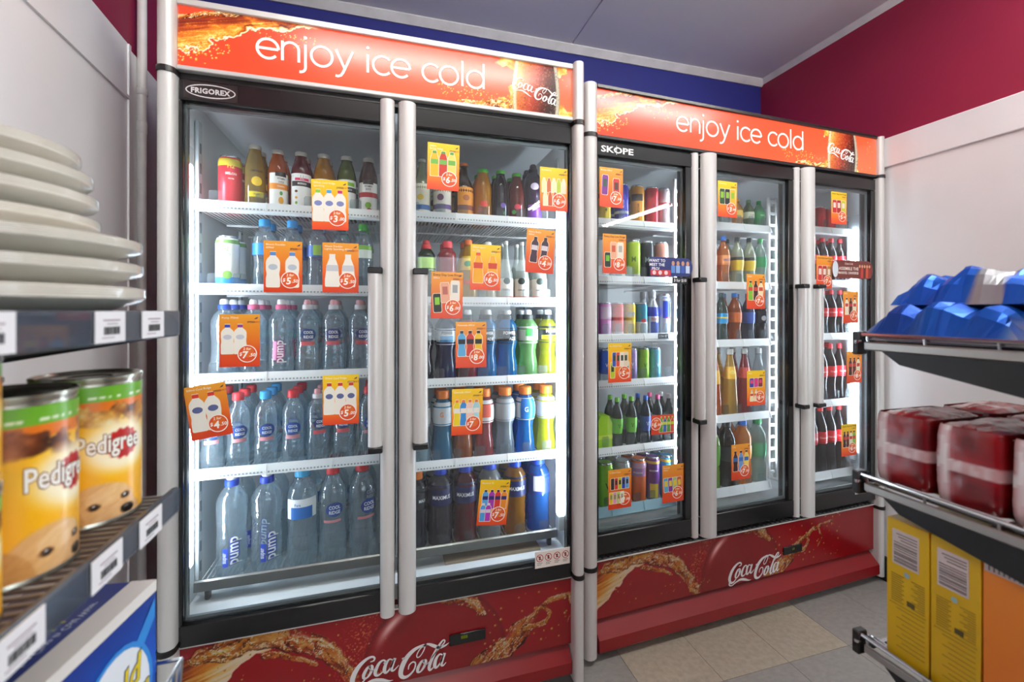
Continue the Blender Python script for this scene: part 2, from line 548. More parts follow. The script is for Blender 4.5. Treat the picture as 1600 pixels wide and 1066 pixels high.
def paint_header(asp, nx, nz, bfrac, bw):
    u, v = np.meshgrid(np.linspace(0, 1, nx), np.linspace(0, 1, nz)); X, Y = u * asp, v
    C = palette(np.clip(.25 + .35 * u + .3 * (1 - v) * u + .2 * fbm(X * .6, Y * .6, 3), 0, 1), [(0, '#dd2f22'), (.5, '#f4512f'), (1, '#ff7448')])
    # fan of liquid pouring in from the left
    ns = fbm(X * 6, Y * 6, 21) - .5; n2 = fbm(X * 16, Y * 16, 22) - .5
    bot = np.interp(X, [0, .3, .5, .8, 1.0, 1.3, 1.8, 2.3], [.2, .3, .42, .55, .74, .82, .9, 1.02]) + ns * .20 + n2 * (.05 + .22 * sstep(1.0, .3, X))
    top = np.minimum(1.2, .78 + .42 * X) + ns * .06
    m = sstep(0, .02, Y - bot) * sstep(0, .02, top - Y) * sstep(2.25, 1.9, X)
    t = (Y - bot) / np.maximum(top - bot, .05)
    streak = fbm((X * .5 + Y * .2) * 4, (Y - X * .28) * 52, 30, 4)
    val = 1.02 - .95 * np.clip(t, 0, 1) ** .8 + (streak - .5) * .45 - .25 * sstep(.5, 1.1, X) * sstep(.3, .7, fbm(X * 5, Y * 9, 8))
    val = val + .3 * sstep(.06, .0, Y - bot) - .35 * sstep(.12, .06, Y - bot) * sstep(.03, .07, Y - bot)
    wv = sstep(.84, .97, 1 - np.abs(2 * fbm(X * 3, (Y - X * .28) * 16, 33, 4) - 1) * 2.2)
    C = liquid_blend(C, m * np.clip(.96 - .35 * t + .3 * wv, 0, 1), val + .22 * wv * t, 1.05, 1.2)
    C = stream(C, X, Y, [(-.1, .78, .03), (.3, .88, .05), (.7, .98, .06), (1.1, 1.02, .05)], 61, .9, 9)
    dr = random.Random(5); pts = []
    for i in range(60): x = dr.uniform(0, .75); pts.append((x, .12 + .38 * x + dr.gauss(0, .07), dr.uniform(.006, .022)))
    for i in range(40): pts.append((dr.uniform(1.2, 2.1), .82 - abs(dr.gauss(0, .10)), dr.uniform(.006, .02)))
    # thin spray along the lower edge towards the bottle
    for i in range(130):
        k = dr.random(); pts.append((asp * (.6 + .26 * k), .05 + .35 * (1 - k) * dr.random() + .12 * dr.random(), dr.uniform(.006, .022)))
    for i in range(30): pts.append((asp * dr.uniform(.83, .99), dr.uniform(.05, .9), dr.uniform(.008, .02)))
    C = droplets(C, X, Y, pts, 1.05)
    # flames of liquid round the bottle
    bc = asp * bfrac
    dx = (X - bc) / bw
    rag = fbm(X * 3.2, Y * 3.2, 41, 5)
    side = sstep(.06, .10, rag - .44 - .22 * np.maximum(np.abs(dx) - .85, 0) + .12 * (.5 - Y))
    side = side * sstep(1.75, 1.3, np.abs(dx)) * sstep(.82, .9, np.abs(dx))
    C = liquid_blend(C, side, .35 + .7 * fbm(X * 9, Y * 9, 44, 4), 1.05, 1.2)
    C = stream(C, X, Y, [(asp * .66, .06, .04), (asp * .74, .05, .07), (asp * .82, .10, .10)], 71, 1.05, 8)
    # the glass bottle
    half = bw * (.86 + .1 * np.cos((Y - .35) * 2.6))
    inside = sstep(0, .02, half - np.abs(X - bc))
    s = (X - bc) / half
    body = palette(np.clip(.5 + .5 * s + .1 * (fbm(X * 4, Y * 4, 50) - .5) - .25 * (Y - .4), 0, 1), [(0, '#e9b25a'), (.18, '#d8702e'), (.45, '#b03a20'), (.7, '#5d2015'), (.9, '#2a1712'), (1, '#463526')])
    C = C * (1 - inside[..., None]) + body * inside[..., None]
    rim = sstep(.80, .86, np.abs(s)) * inside
    C = mixc(C, '#e9e3c8', rim * .75); C = mixc(C, '#4e7a55', sstep(.94, .99, np.abs(s)) * inside * .8)
    beads = sstep(.74, .78, vnoise(X * 46, Y * 46, 77)) * inside * (1 - rim)
    C = mixc(C, '#f0a878', beads * .35); beads = sstep(.8, .84, vnoise(X * 40, Y * 40, 79)) * inside
    return np.clip(mixc(C, '#2a1010', beads * .4), 0, 1)


def paint_lower(asp, nx, nz):
    u, v = np.meshgrid(np.linspace(0, 1, nx), np.linspace(0, 1, nz)); X, Y = u * asp, v
    C = palette(np.clip(.4 + .4 * fbm(X * .8, Y * .8, 2), 0, 1), [(0, '#780a10'), (1, '#860e14')])
    k = asp / 6.6 if asp > 5.8 else asp / 5.07
    def S(path, seed, br=.72, fr=7): return stream(C, X, Y, [(x * k, y, h * 1.0) for x, y, h in path], seed, br, fr)
    dr = random.Random(9)
    # fan at the far left, arch, fall
    ns = fbm(X * 6, Y * 6, 121) - .5
    bot = np.interp(X, [0, .25, .5, .8, 1.2], [.15, .3, .52, .72, .85]) + ns * .16
    m = sstep(0, .02, Y - bot) * sstep(0, .03, (.86 + .2 * X) - Y + ns * .05) * sstep(1.2, .9, X)
    val = 1.0 - .8 * (Y - bot) / .7 + (fbm(X * 2, (Y - X * .35) * 34, 130) - .5) * .7
    C = liquid_blend(C, m * .9, val, .8, 1.2)
    C = S([(.2, .85, .10), (.7, .90, .14), (1.1, .88, .15), (1.5, .70, .14), (1.85, .35, .10), (2.05, -.05, .09)], 141)
    C = S([(.9, .70, .06), (1.25, .62, .05), (1.5, .48, .02)], 143)
    # red disc with its glassy rim
    cx, cy, rr = 3.05 * k, .18, .98
    d = np.hypot(X - cx, Y - cy)
    C = mixc(C, '#760a10', sstep(rr + .01, rr - .01, d))
    ang = np.arctan2(Y - cy, X - cx)
    C = mixc(C, '#5c080d', sstep(rr + .03, rr, d) * sstep(rr - .06, rr, d) * .6)
    hl = np.exp(-((d - rr + .12) / .055) ** 2) * np.exp(-((ang - 2.35) / .30) ** 2)
    C = mixc(C, '#f2c9c0', hl * .85)
    sp = sstep(.70, .8, vnoise(X * 60, Y * 60, 151)) * np.exp(-((d - rr - .18) / .16) ** 2) * (ang > 1.6)
    C = mixc(C, '#d98a4a', sp * .6)
    # splash to the right
    C = S([(3.15, .98, .05), (3.5, .92, .10), (3.72, .72, .06)], 161)
    C = S([(3.75, -.05, .20), (3.95, .1, .20), (4.2, .3, .15), (4.45, .5, .08), (4.7, .68, .05), (5.1, .78, .035), (5.4, .85, .02)], 163)
    C = S([(4.35, .38, .05), (4.6, .36, .04), (4.72, .52, .03), (4.62, .62, .03)], 165)
    C = S([(5.0, .76, .03), (5.08, .55, .022), (5.0, .35, .012)], 167)
    pts = [(dr.uniform(.2, 2.4) * k, dr.uniform(.15, .98), dr.uniform(.005, .016)) for i in range(60)]
    pts += [(dr.uniform(3.6, 5.6) * k, dr.uniform(.1, .98), dr.uniform(.006, .025)) for i in range(70)]
    C = droplets(C, X, Y, pts, .72)
    return np.clip(C, 0, 1)


# ================================================================== THE ROOM
BACK = 2.14; XR = 2.20; CEIL = 2.637
def wall_left_x(y): return -.767 - (y - 1.815) * .0776 if y > .2 else wall_left_x(.201)

MAG = rough_paint('wall_magenta', '#8e1c3a', '#86183a', .5, 2.0, .04)
BLUE = rough_paint('wall_blue', '#2a3186', '#272d7c', .5, 2.0, .04)
WHT = rough_paint('wall_white', '#ededee', '#e6e6e8', .42, 2.5, .03)
CEILM = rough_paint('ceiling_paint', '#e0e0e4', '#dadade', .6, 1.5, .05)
TRIMM = rough_paint('trim_white', '#d8d8d8', '#c9c9c8', .5, 12, .04)
TILEG = rough_paint('vinyl_grey', '#979590', '#8b8a87', .4, 40, .03, 200, (1, 1.6, 1))
TILEB = rough_paint('vinyl_beige', '#aea797', '#9f9786', .4, 55, .03, 200, (1, 1, 1))
GROUT = solid('#55524e', .8)

struct(MB().box(-1.2, 6.2, -4.4, BACK + .2, -.1, -.002).build('floor', GROUT))
fl = bpy.data.objects['floor']
T = .277; X0 = 1.63; Y0 = 1.195
tg = MB().cbox(.0006, T - .0006, .0006, T - .0006, -.002, 0, .0004).mesh('floor_tile', TILEG)
tb = MB().cbox(.0006, T - .0006, .0006, T - .0006, -.002, 0, .0004).mesh('floor_tile', TILEB)
rest = MB()
for i in range(-10, 17):
    for j in range(-20, 4):
        x = X0 + i * T; y = Y0 + j * T
        if x < -1.2 or x > 5.9: continue
        beige = (i in (-1, -2, -3) and j == 0) or (i in (-3,) and j == -5) or (i == 1 and j == -7)
        if -6 <= i <= 2 and -2 <= j <= 1:
            obj('floor_tile', tb if beige else tg, fl, (x, y, 0))
        else:
            rest.box(x + .0006, x + T - .0006, y + .0006, y + T - .0006, -.002, 0)
ro = rest.build('floor_tiles_beyond', TILEG, fl); ro['kind'] = 'stuff'

struct(MB().box(-1.2, 6.2, -4.4, BACK + .2, CEIL, CEIL + .1).build('ceiling', CEILM))
cl = bpy.data.objects['ceiling']
for (xa, xb) in ((-1.0, .93), (.936, 2.2)):
    for (ya, yb) in ((-.3, BACK - .03), (-2.7, -.306)):
        MB().cbox(xa, xb, ya, yb, CEIL - .006, CEIL + .001, .002).build('ceiling_sheet', CEILM, cl)

wl = MB()
ya, yb = -4.4, BACK + .1
p = [(wall_left_x(.2), -4.4), (wall_left_x(.2), .2), (wall_left_x(yb), yb), (-1.3, yb), (-1.3, -4.4)]
struct(wl.prism(p, 0, CEIL, axis='z').build('wall_left', MAG, smooth=False))
struct(MB().box(-1.2, XR + .1, BACK, BACK + .1, 0, CEIL).build('wall_back', BLUE, smooth=False))
struct(MB().box(XR, XR + .1, .62, BACK + .1, 0, CEIL).build('wall_right', MAG, smooth=False))
struct(MB().box(XR, 6.2, .52, .62, 0, CEIL).build('wall_side', WHT, smooth=False))
struct(MB().box(6.1, 6.2, -4.4, .52, 0, CEIL).build('wall_far', WHT, smooth=False))
wf = MB()
wf.box(-1.2, .4, -4.4, -4.3, 0, CEIL); wf.box(5.2, 6.2, -4.4, -4.3, 0, CEIL); wf.box(.4, 5.2, -4.4, -4.3, 0, .7); wf.box(.4, 5.2, -4.4, -4.3, 2.15, CEIL)
struct(wf.build('wall_front', WHT, smooth=False))
wn = struct(MB().box(.4, .46, -4.38, -4.32, .7, 2.15).box(5.14, 5.2, -4.38, -4.32, .7, 2.15).box(.46, 5.14, -4.38, -4.32, .7, .76).box(.46, 5.14, -4.38, -4.32, 2.09, 2.15).box(2.77, 2.83, -4.38, -4.32, .76, 2.09).build('window_1', ALU))
for xa, xb in ((.46, 2.77), (2.83, 5.14)): MB().box(xa, xb, -4.353, -4.347, .76, 2.09).build('pane', GLASS, wn)

# white dado boards on both side walls
DZ = .783 + EYE
def dado_left(y0, y1, z0, z1, t, name, mat=WHT):
    P_ = [(wall_left_x(y0), y0), (wall_left_x(y0) + t, y0), (wall_left_x(y1) + t, y1), (wall_left_x(y1), y1)]
    return MB().prism(P_, z0, z1, axis='z').build(name, mat, smooth=False)
struct(dado_left(.2, 1.545, 0, DZ, .016, 'trim_1'))
struct(dado_left(1.545, 2.135, 0, DZ, .008, 'trim_2'))
struct(dado_left(.2, 1.533, DZ - .165, DZ - .155, .022, 'trim_3'))
struct(dado_left(1.533, 1.545, 0, DZ - .002, .021, 'trim_4'))
struct(MB().box(XR - .012, XR, .62, BACK - .01, 0, DZ).build('trim_5', WHT))
struct(MB().cbox(XR - .024, XR - .012, .62, BACK - .01, DZ - .132, DZ, .003).build('trim_6', WHT))
struct(MB().prism([(XR, CEIL), (XR, CEIL - .032), (XR - .03, CEIL)], .62, BACK, axis='y').build('trim_7', TRIMM))
cn = []
struct(MB().prism([(BACK, CEIL), (BACK, CEIL - .04), (BACK - .01, CEIL - .042), (BACK - .035, CEIL - .012), (BACK - .035, CEIL)], -.78, XR, axis='x').build('trim_8', TRIMM))
struct(MB().cbox(XR - .026, XR - .012, .62, BACK - .02, 0, .11, .002).build('baseboard_right', RUBBER))

# water pipe in the left corner
PIPE = rough_paint('pipe_paint', '#d9d7d6', '#cfcdcb', .4, 20, .04)
pt = thing('wall_pipe', 'white painted vertical pipe on the left wall beside the fridge', 'pipe', (-.7325, 1.62, 0))
MB().lathe([(.0125, 0), (.0125, CEIL)], 16).build('pipe', PIPE, pt)
for z in (1.90, .6):
    b_ = MB().lathe([(.0135, z), (.0155, z + .003), (.0155, z + .017), (.0135, z + .02)], 16)
    b_.box(-.022, -.012, -.004, .004, z + .002, z + .018); b_.box(-.026, -.016, -.036, .014, z - .004, z + .026)
    b_.build('pipe_clamp', PIPE, pt)
MB().lathe([(.0126, 1.78), (.0145, 1.783), (.0145, 1.815), (.0126, 1.818)], 16).build('coupling', PIPE, pt)


# ceiling lights
def ceiling_light(cx, cy, length, along, label):
    t = thing('ceiling_light', label, 'light', (cx, cy, CEIL), 0 if along == 'x' else math.pi / 2)
    h = length / 2
    MB().prism([(-.05, 0), (-.05, -.03), (-.03, -.05), (.03, -.05), (.05, -.03), (.05, 0)], -h - .03, h + .03, axis='x').build('housing', solid('#e2e2e0', .4), t, (0, 0, -.007))
    for s in (-1, 1):
        MB().tube([(-h, s * .03, -.085), (h, s * .03, -.085)], .013, 10).build('tube', emit('#fffaf4', TUBE_STRENGTH), t)
        for e in (-1, 1): MB().cbox(e * h - .012, e * h + .012, s * .03 - .015, s * .03 + .015, -.105, -.05, .003).build('lamp_holder', solid('#e8e8e6', .4), t)
    return t
ceiling_light(.2, .33, 1.2, 'x', 'fluorescent ceiling batten directly above the camera, left of its pair')
ceiling_light(1.56, .45, 1.2, 'x', 'fluorescent ceiling batten above the right wire shelves')
ceiling_light(1.81, -2.0, 1.5, 'y', 'fluorescent ceiling batten over the middle of the shop')
ceiling_light(3.67, -2.35, 1.5, 'y', 'fluorescent ceiling batten over the right side of the shop')
ceiling_light(.05, -2.2, 1.5, 'y', 'fluorescent ceiling batten along the left wall of the shop')
vt = thing('ceiling_vent', 'small white ceiling plate at the top edge of the photo', 'vent', (.93, 1.66, CEIL - .006))
MB().cbox(-.11, .05, -.13, .035, -.012, .002, .004).build('plate', TRIMM, vt)
MB().cbox(-.08, .02, -.10, .01, -.018, -.012, .003).build('cover', solid('#d9d4c8', .5), vt)


# ================================================================== THE TWO DRINK FRIDGES
E_ = EYE
F1_LOC = (-.5174, 1.32); F2_LOC = (.707, 1.389); F2_YAW = 2.53 * D2R
LOGO = script_logo()
REDP = solid('#760b10', .3)


def post_outline(x0, x1, y0=-.026, y1=.06, n=7):
    """round-nosed extrusion seen from above"""
    c = (x0 + x1) / 2; r = (x1 - x0) / 2
    pts = [(x0, y1)] + [(c - r * math.cos(math.pi * i / n), y0 + r * .9 - r * .9 * math.sin(math.pi * i / n)) for i in range(n + 1)] + [(x1, y1)]
    return pts


def wire_rack(x0, x1, y0, y1, z, pitch=.012, r=.0016):
    b = MB(); n = int((x1 - x0) / pitch)
    for i in range(n + 1):
        x = x0 + (x1 - x0) * i / n; b.box(x - r, x + r, y0, y1, z - 2 * r, z)
    for y in (y0, (y0 + y1) / 2, y1): b.box(x0, x1, y - .003, y + .003, z - .010, z - .0035)
    return b


def divider_mesh(h=.052, wd=.034):
    k = wd / 2
    o = [(-k * .55, 0), (-k * .55, h * .25), (-k, h * .45), (-k, h * .9), (-k * .8, h), (k * .8, h), (k, h * .9), (k, h * .45), (k * .55, h * .25), (k * .55, 0)]
    return MB().prism(o, 0, .0014).mesh('divider', ACRYL, False)


DIV = divider_mesh(); DIV_TALL = divider_mesh(.06, .03)


def shelf(root, x0, x1, yf, yb, zrail, xs_div=(), rail_h=.026, tray=None, blue=False, perf=True, tall=False):
    """wire shelf with its price rail; zrail = top of the rail above the floor"""
    zs = zrail - .022
    s = wire_rack(x0 + .004, x1 - .004, yf + .01, yb, zs).build('shelf', WIREW, root)
    rb = MB()
    if tray:
        rb.prism([(yf - .006, zrail - .03), (yf - .004, zrail - .004), (yf, zrail), (yf + .004, zrail), (yf + .003, zrail - .028), (yf + .03, zrail - .03), (yf + .03, zrail - .032)], x0, x1, axis='x').build('tray_lip', solid('#8f8f8c', .32, .85), s)
    else:
        m_ = solid('#a9d3e2', .4) if blue else solid('#f0f3f4', .35)
        rb.prism([(yf - .002, zrail), (yf - .010, zrail - rail_h), (yf - .012, zrail - rail_h), (yf - .012, zrail - rail_h - .003), (yf + .008, zrail - rail_h - .003), (yf + .008, zrail - rail_h), (yf + .002, zrail - .002)], x0, x1, axis='x')
        n = max(2, round((x1 - x0) / .17))
        for i in range(n + 1):
            x = x0 + .004 + (x1 - x0 - .008) * i / n
            rb.prism([(yf - .003, zrail + .001), (yf - .013, zrail - rail_h), (yf - .002, zrail - rail_h)], x - .002, x + .002, axis='x')
        rb.build('price_rail', m_, s, smooth=False)
        if perf:
            d = MB(); k = int((x1 - x0) / .0095)
            for i in range(k):
                x = x0 + .008 + i * .0095
                if x < x1 - .01: d.prism([(yf - .0094, zrail - rail_h + .0065), (yf - .0106, zrail - rail_h + .0022), (yf - .0085, zrail - rail_h + .0022)], x, x + .0052, axis='x')
            o = d.build('perforation', solid('#9aa2a8', .6), s, smooth=False); o['kind'] = 'stuff'
    for x in xs_div:
        obj('divider', DIV_TALL if tall else DIV, s, (x, yf + .006, zs))
    return s, zs


def ladder(root, x, y, z0, z1, name='shelf_upright', wd=.05, rung=.052):
    b = MB(); t = .012
    b.cbox(x, x + t, y, y + .012, z0, z1, .002); b.cbox(x + wd - t, x + wd, y, y + .012, z0, z1, .002)
    z = z0 + .02
    while z < z1 - .02: b.box(x + t, x + wd - t, y + .002, y + .010, z, z + .012); z += rung
    return b.build(name, WIREW, root)


def door(root, x0, x1, zb, zt, gb, gt, stile_l, stile_r, post=None, badge=None, edge=None, grip=None, gripz=(.118, -.395), gripcap=.014, label=None):
    """one glass door: frame, pane, silver post, grip. stile widths are black"""
    y0, y1 = -.004, .04
    f = MB()
    f.cbox(x0, x1, y0, y1, gt, zt, .003); f.cbox(x0, x1, y0, y1, zb, gb, .003)
    if stile_l: f.cbox(x0, x0 + stile_l, y0 + .001, y1, gb, gt, .002)
    if stile_r: f.cbox(x1 - stile_r, x1, y0 + .001, y1, gb, gt, .002)
    d = f.build('door', solid('#141415', .22), root)
    if label: d['label'] = label
    MB().box(x0 + stile_l * .5, x1 - stile_r * .5, .006, .012, gb - .01, gt + .01).build('pane', GLASS, d)
    s = MB(); q = .006; a, b = x0 + stile_l, x1 - stile_r
    s.box(a, b, .013, .022, gt - .012, gt - .004); s.box(a, b, .013, .022, gb + .004, gb + .012)
    q = .003; s.box(a, a + q, .013, .022, gb + .012, gt - .012); s.box(b - q, b, .013, .022, gb + .012, gt - .012)
    s.build('glass_spacer', solid('#7f8688', .4, .7), d)
    g = MB(); g.box(x0 + .003, x1 - .003, y1, y1 + .008, zb + .004, zb + .03).box(x0 + .003, x1 - .003, y1, y1 + .008, zt - .03, zt - .004)
    g.box(x0, x0 + max(stile_l - .004, .004), y1, y1 + .008, zb + .03, zt - .03).box(x1 - max(stile_r - .004, .004), x1, y1, y1 + .008, zb + .03, zt - .03)
    g.build('gasket', solid('#3a3d3f', .7), d)
    if post:
        MB().prism(post_outline(post[0], post[1], -.03, .03, 10), zb - .004, zt + .004, axis='z').build('door_post', SILVER, d)
    if edge:
        MB().prism(post_outline(edge[0], edge[1], -.014, .03, 8), zb - .002, zt + .002, axis='z').build('edge_profile', SILVER, d)
    if grip:
        a, b = grip; zt_, zb_ = E_ + gripz[0], E_ + gripz[1]; yg = (-.052, -.026)
        MB().prism(post_outline(a, b, yg[0], yg[1], 8), zb_ + gripcap, zt_ - gripcap, axis='z').build('grip', SILVER, d)
        for z in ((zt_ - gripcap, zt_ + .004), (zb_ - .004, zb_ + gripcap)):
            MB().cbox(a - .001, b + .001, yg[0] - .001, yg[1] + .016, z[0], z[1], .003).build('grip_cap', BLACK, d)
    return d


def cabinet(root, xl, xr, ztop, zint0, zint1, name_mat, depth=.70, side_mat=LINER):
    """insulated box: sides, back, roof and floor round the cold space"""
    b = MB()
    b.box(xl + .004, xr - .004, depth - .03, depth, .05, ztop)                   # back
    b.box(xl + .004, xr - .004, .05, depth - .03, zint1, ztop)                   # roof
    b.box(xl + .004, xr - .004, .052, depth - .03, zint0 - .05, zint0)            # floor
    b.box(xl + .004, xl + .02, .05, depth - .03, zint0, zint1); b.box(xr - .02, xr - .004, .05, depth - .03, zint0, zint1)
    c = b.build('cabinet_liner', LINER, root)
    for x in ((xl, xl + .004), (xr - .004, xr)): MB().box(x[0], x[1], .05, depth, .03, ztop).build('side_panel', side_mat, root)
    MB().box(xl + .01, xr - .01, .06, depth - .02, .04, zint0 - .05).build('machine_box', solid('#1b1b1c', .6), root)
    return c


def header(root, W, ht, hb, bulge, trim, dark_top, seed_letters, nx, nz, bottle, depth=.30):
    """backlit sign box"""
    H = ht - hb
    hs = MB().box(0, W, .02, depth, hb - .012, ht + .015).build('header_box', solid('#b9bbbd', .4), root)
    def ys(v): return -.004 - bulge * (1 - (2 * v - 1) ** 2)
    C = paint_header(W / H, nx, nz, *bottle)
    panel_grid('sign_print', C, lambda u, v: (u * W, ys(v), hb + v * H), painted('backlit_print', .22, SIGN_STRENGTH), hs, nx, nz)
    MB().cbox(-.001, W + .001, -.012, .02, ht, ht + trim, .002).build('top_trim', solid('#17181a', .3) if dark_top else SILVER, hs)
    MB().cbox(-.001, W + .001, -.012, .02, hb - .012, hb, .002).build('bottom_trim', solid('#17181a', .3) if dark_top else SILVER, hs)
    xa, xb, zc = seed_letters
    tw = round_sans('enjoy ice cold')[2]; k = (xb - xa) / tw; x_ = 0
    for wd in ('enjoy', 'ice', 'cold'):
        v, f, adv = round_sans(wd, .138)
        L = MB(); L.flat(v, f, lambda x, y: (xa + (x_ + x) * k, ys((zc + y * k - hb) / H) - .0012, zc + y * k)); L.build('sign_word', emit('#fff8f2', 1.25), hs, smooth=False)
        x_ += adv + .55
    return hs, ys


def logo_on(parent, fn, mat, name='script_logo'):
    b = MB(); b.flat(LOGO[0], LOGO[1], fn); return b.build(name, mat, parent, smooth=False)


# ---------------------------------------------------------------- fridge one: two doors
W1 = 1.1008
fr1 = thing('drink_fridge', 'taller two-door glass drink fridge with red backlit header, nearer the left wall', 'fridge', (*F1_LOC, 0))
cabinet(fr1, -.038, 1.134, E_ + .785, E_ - .832, E_ + .605, None, .72, solid('#8e1c22', .4))
hs, ys = header(fr1, W1, E_ + .7886, E_ + .6322, .002, .017, False, (.181, .808, E_ + .683), 560, 84, (.887, .54))
H1 = .1564; hb1 = E_ + .6322
logo_on(hs, lambda x, y: (.897 + x * .154, ys((.076 + (y - .28 * x) * .154) / H1) - .0014, hb1 + .076 + (y - .28 * x) * .154), emit('#fffaf6', 1.15))
for (a, b) in ((-.041, -.001), (W1 + .001, W1 + .035)):
    p = MB().prism(post_outline(a, b, -.03, .055), .022, E_ - .872, axis='z'); p.prism(post_outline(a, b, -.03, .055), E_ - .858, E_ + .604, axis='z'); p.prism(post_outline(a, b, -.03, .055), E_ + .618, E_ + .808, axis='z')
    po = p.build('corner_post', SILVER, fr1)
    for z in ((E_ - .872, E_ - .858), (E_ + .604, E_ + .618)): MB().prism(post_outline(a - .002, b + .002, -.034, .058), z[0], z[1], axis='z').build('joint_ring', BLACK, po)
MB().box(0, W1, .006, .05, E_ + .600, E_ + .6205).build('header_gap', BLACK, fr1)
d1 = door(fr1, .001, .540, E_ - .874, E_ + .602, E_ - .817, E_ + .545, .009, .040, post=(.499, .539), grip=(.466, .505))
d2 = door(fr1, .549, W1 - .001, E_ - .874, E_ + .602, E_ - .817, E_ + .545, .048, .009, post=(.550, .600), grip=(.590, .632))
# maker's oval badge
bd = MB().prism([(.012, E_ + .552), (.135, E_ + .552), (.135, E_ + .597), (.012, E_ + .597)], -.0052, -.0035)
v, f = join2d([ring2d(0, 0, .056, .0165, .003), text2d('FRIGOREX', .0185, .04, 0, .98, 1.06)])
bd.flat(v, f, lambda x, y: (.074 + x, -.0058, E_ + .574 + y), 1)
bd.build('maker_badge', [solid('#1d1818', .3), solid('#d9d9d8', .35, .3)], d1, smooth=False)
st = MB().cbox(.972, 1.092, -.0052, -.004, E_ - .825, E_ - .772, .0003)
for i in range(4):
    cx = .988 + i * .0295; cz = E_ - .793
    v, f = ring2d(cx, cz, .011, .011, .0022, 20); st.flat(v, f, lambda x, y: (x, -.0056, y), 1)
    v, f = ribbon([(cx - .007, cz + .007, .0018), (cx + .007, cz - .007, .0018)]); st.flat(v, f, lambda x, y: (x, -.0056, y), 1)
    v, f = rect2d(cx - .003, cx + .003, cz - .006, cz + .006); st.flat(v, f, lambda x, y: (x, -.0054, y), 2)
    for k in range(2):
        v, f = rect2d(cx - .009, cx + .009 - .004 * k, cz - .017 - .005 * k, cz - .0155 - .005 * k); st.flat(v, f, lambda x, y: (x, -.0054, y), 2)
st.build('warning_sticker', [solid('#e8e2d8', .5), solid('#b3262a', .5), solid('#4a4038', .5)], d2, smooth=False)
# lower panel with its print
rt, rb_ = E_ - .8784, E_ - 1.0957
lp = MB().box(0, W1, .008, .05, rb_, rt).build('lower_panel', REDP, fr1)
panel_grid('panel_print', paint_lower(W1 / (rt - rb_), 500, 100), lambda u, v: (u * W1, .006 + 0 * u, rb_ + v * (rt - rb_)), painted('panel_print', .22), lp, 500, 100)
MB().cbox(0, W1, .0, .02, rt, rt + .004, .001).build('panel_trim', SILVER, lp)
logo_on(lp, lambda x, y: (.42 + x * .283, .005, E_ - 1.067 + y * .283), solid('#d9d6d4', .3))
MB().cbox(.70, .812, .0, .0055, E_ - 1.02, E_ - .987, .002).build('thermostat', solid('#0b0c0c', .15), lp)
b = MB(); v, f = text2d('888', .014, .01); b.flat(v, f, lambda x, y: (.745 + x, -.0004, E_ - .998 + y)); b.build('display_digits', emit('#7c8a12', .5), lp, smooth=False)
kp = MB().prism([(.03, rb_ - .006), (-.008, E_ - 1.15), (-.008, E_ - 1.186), (.0, E_ - 1.19), (.05, E_ - 1.19), (.05, rb_ - .006)], .002, W1 - .002, axis='x').build('kick_panel', solid('#7c0f14', .32), fr1, smooth=False)
for x in (.03, W1 - .06):
    for y in (.09, .62): MB().lathe([(.016, 0), (.018, .004), (.010, .012), (.010, .045)], 12, x, y).build('foot', BLACK, fr1)
MB().box(W1 * .498, W1 * .498 + .006, .02, .05, E_ - .87, E_ + .6).build('mullion', solid('#77797a', .4, .6), fr1)
for (a, b) in ((-.017, .003), (W1 - .022, W1 + .002)):
    MB().cbox(a, b, .058, .082, E_ - .70, E_ + .40, .003).build('led_strip', LEDMAT, fr1)
    for z in (E_ - .75, E_ + .40): MB().cbox(a - .001, b + .001, .056, .086, z, z + .05, .002).build('led_cap', solid('#c5d0d4', .3), fr1)
for x in (-.014, .546, W1 + .006):
    for y in (.14, .52):
        b = MB().box(x, x + .008, y, y + .026, E_ - .80, E_ + .55, 0)
        for k in range(22): b.box(x - .0006, x + .0086, y + .008, y + .018, E_ - .76 + k * .058, E_ - .73 + k * .058, 1)
        b.build('shelf_upright', [solid('#bcc4c8', .4), solid('#59636a', .6)], fr1)
SH1 = {}
YF1 = .11; YB1 = .60
for dn, x0, x1, zr in (('D1', -.006, .538, (.316, .078, -.179, -.449)), ('D2', .556, 1.094, (.322, .046, -.220, -.486))):
    for i, z in enumerate(zr):
        n = 7; dv = [x0 + .045 + (x1 - x0 - .09) * k / (n - 1) + .012 * math.sin(i * 3 + k) for k in range(n)] if (dn, i) not in (('D1', 0), ('D1', 2)) else [x0 + .05, x0 + .17, x0 + .30, x0 + .43]
        s, zs = shelf(fr1, x0, x1, YF1, YB1, E_ + z, dv)
        SH1[dn + 'S%d' % (i + 1)] = zs
    s, zs = shelf(fr1, x0, x1, YF1, YB1, E_ - .765, [x0 + .05 + .088 * k for k in range(6)], tray=True)
    SH1[dn + 'S5'] = zs
    for x in (x0 + .02, x1 - .03): MB().cbox(x, x + .014, YF1 + .012, YF1 + .03, E_ - .832, E_ - .80, .003).build('tray_foot', BLACK, fr1)
MB().box(.70, 1.03, .105, .30, E_ - .8315, E_ - .822).build('cardboard_liner', solid('#9a8a74', .8), fr1)

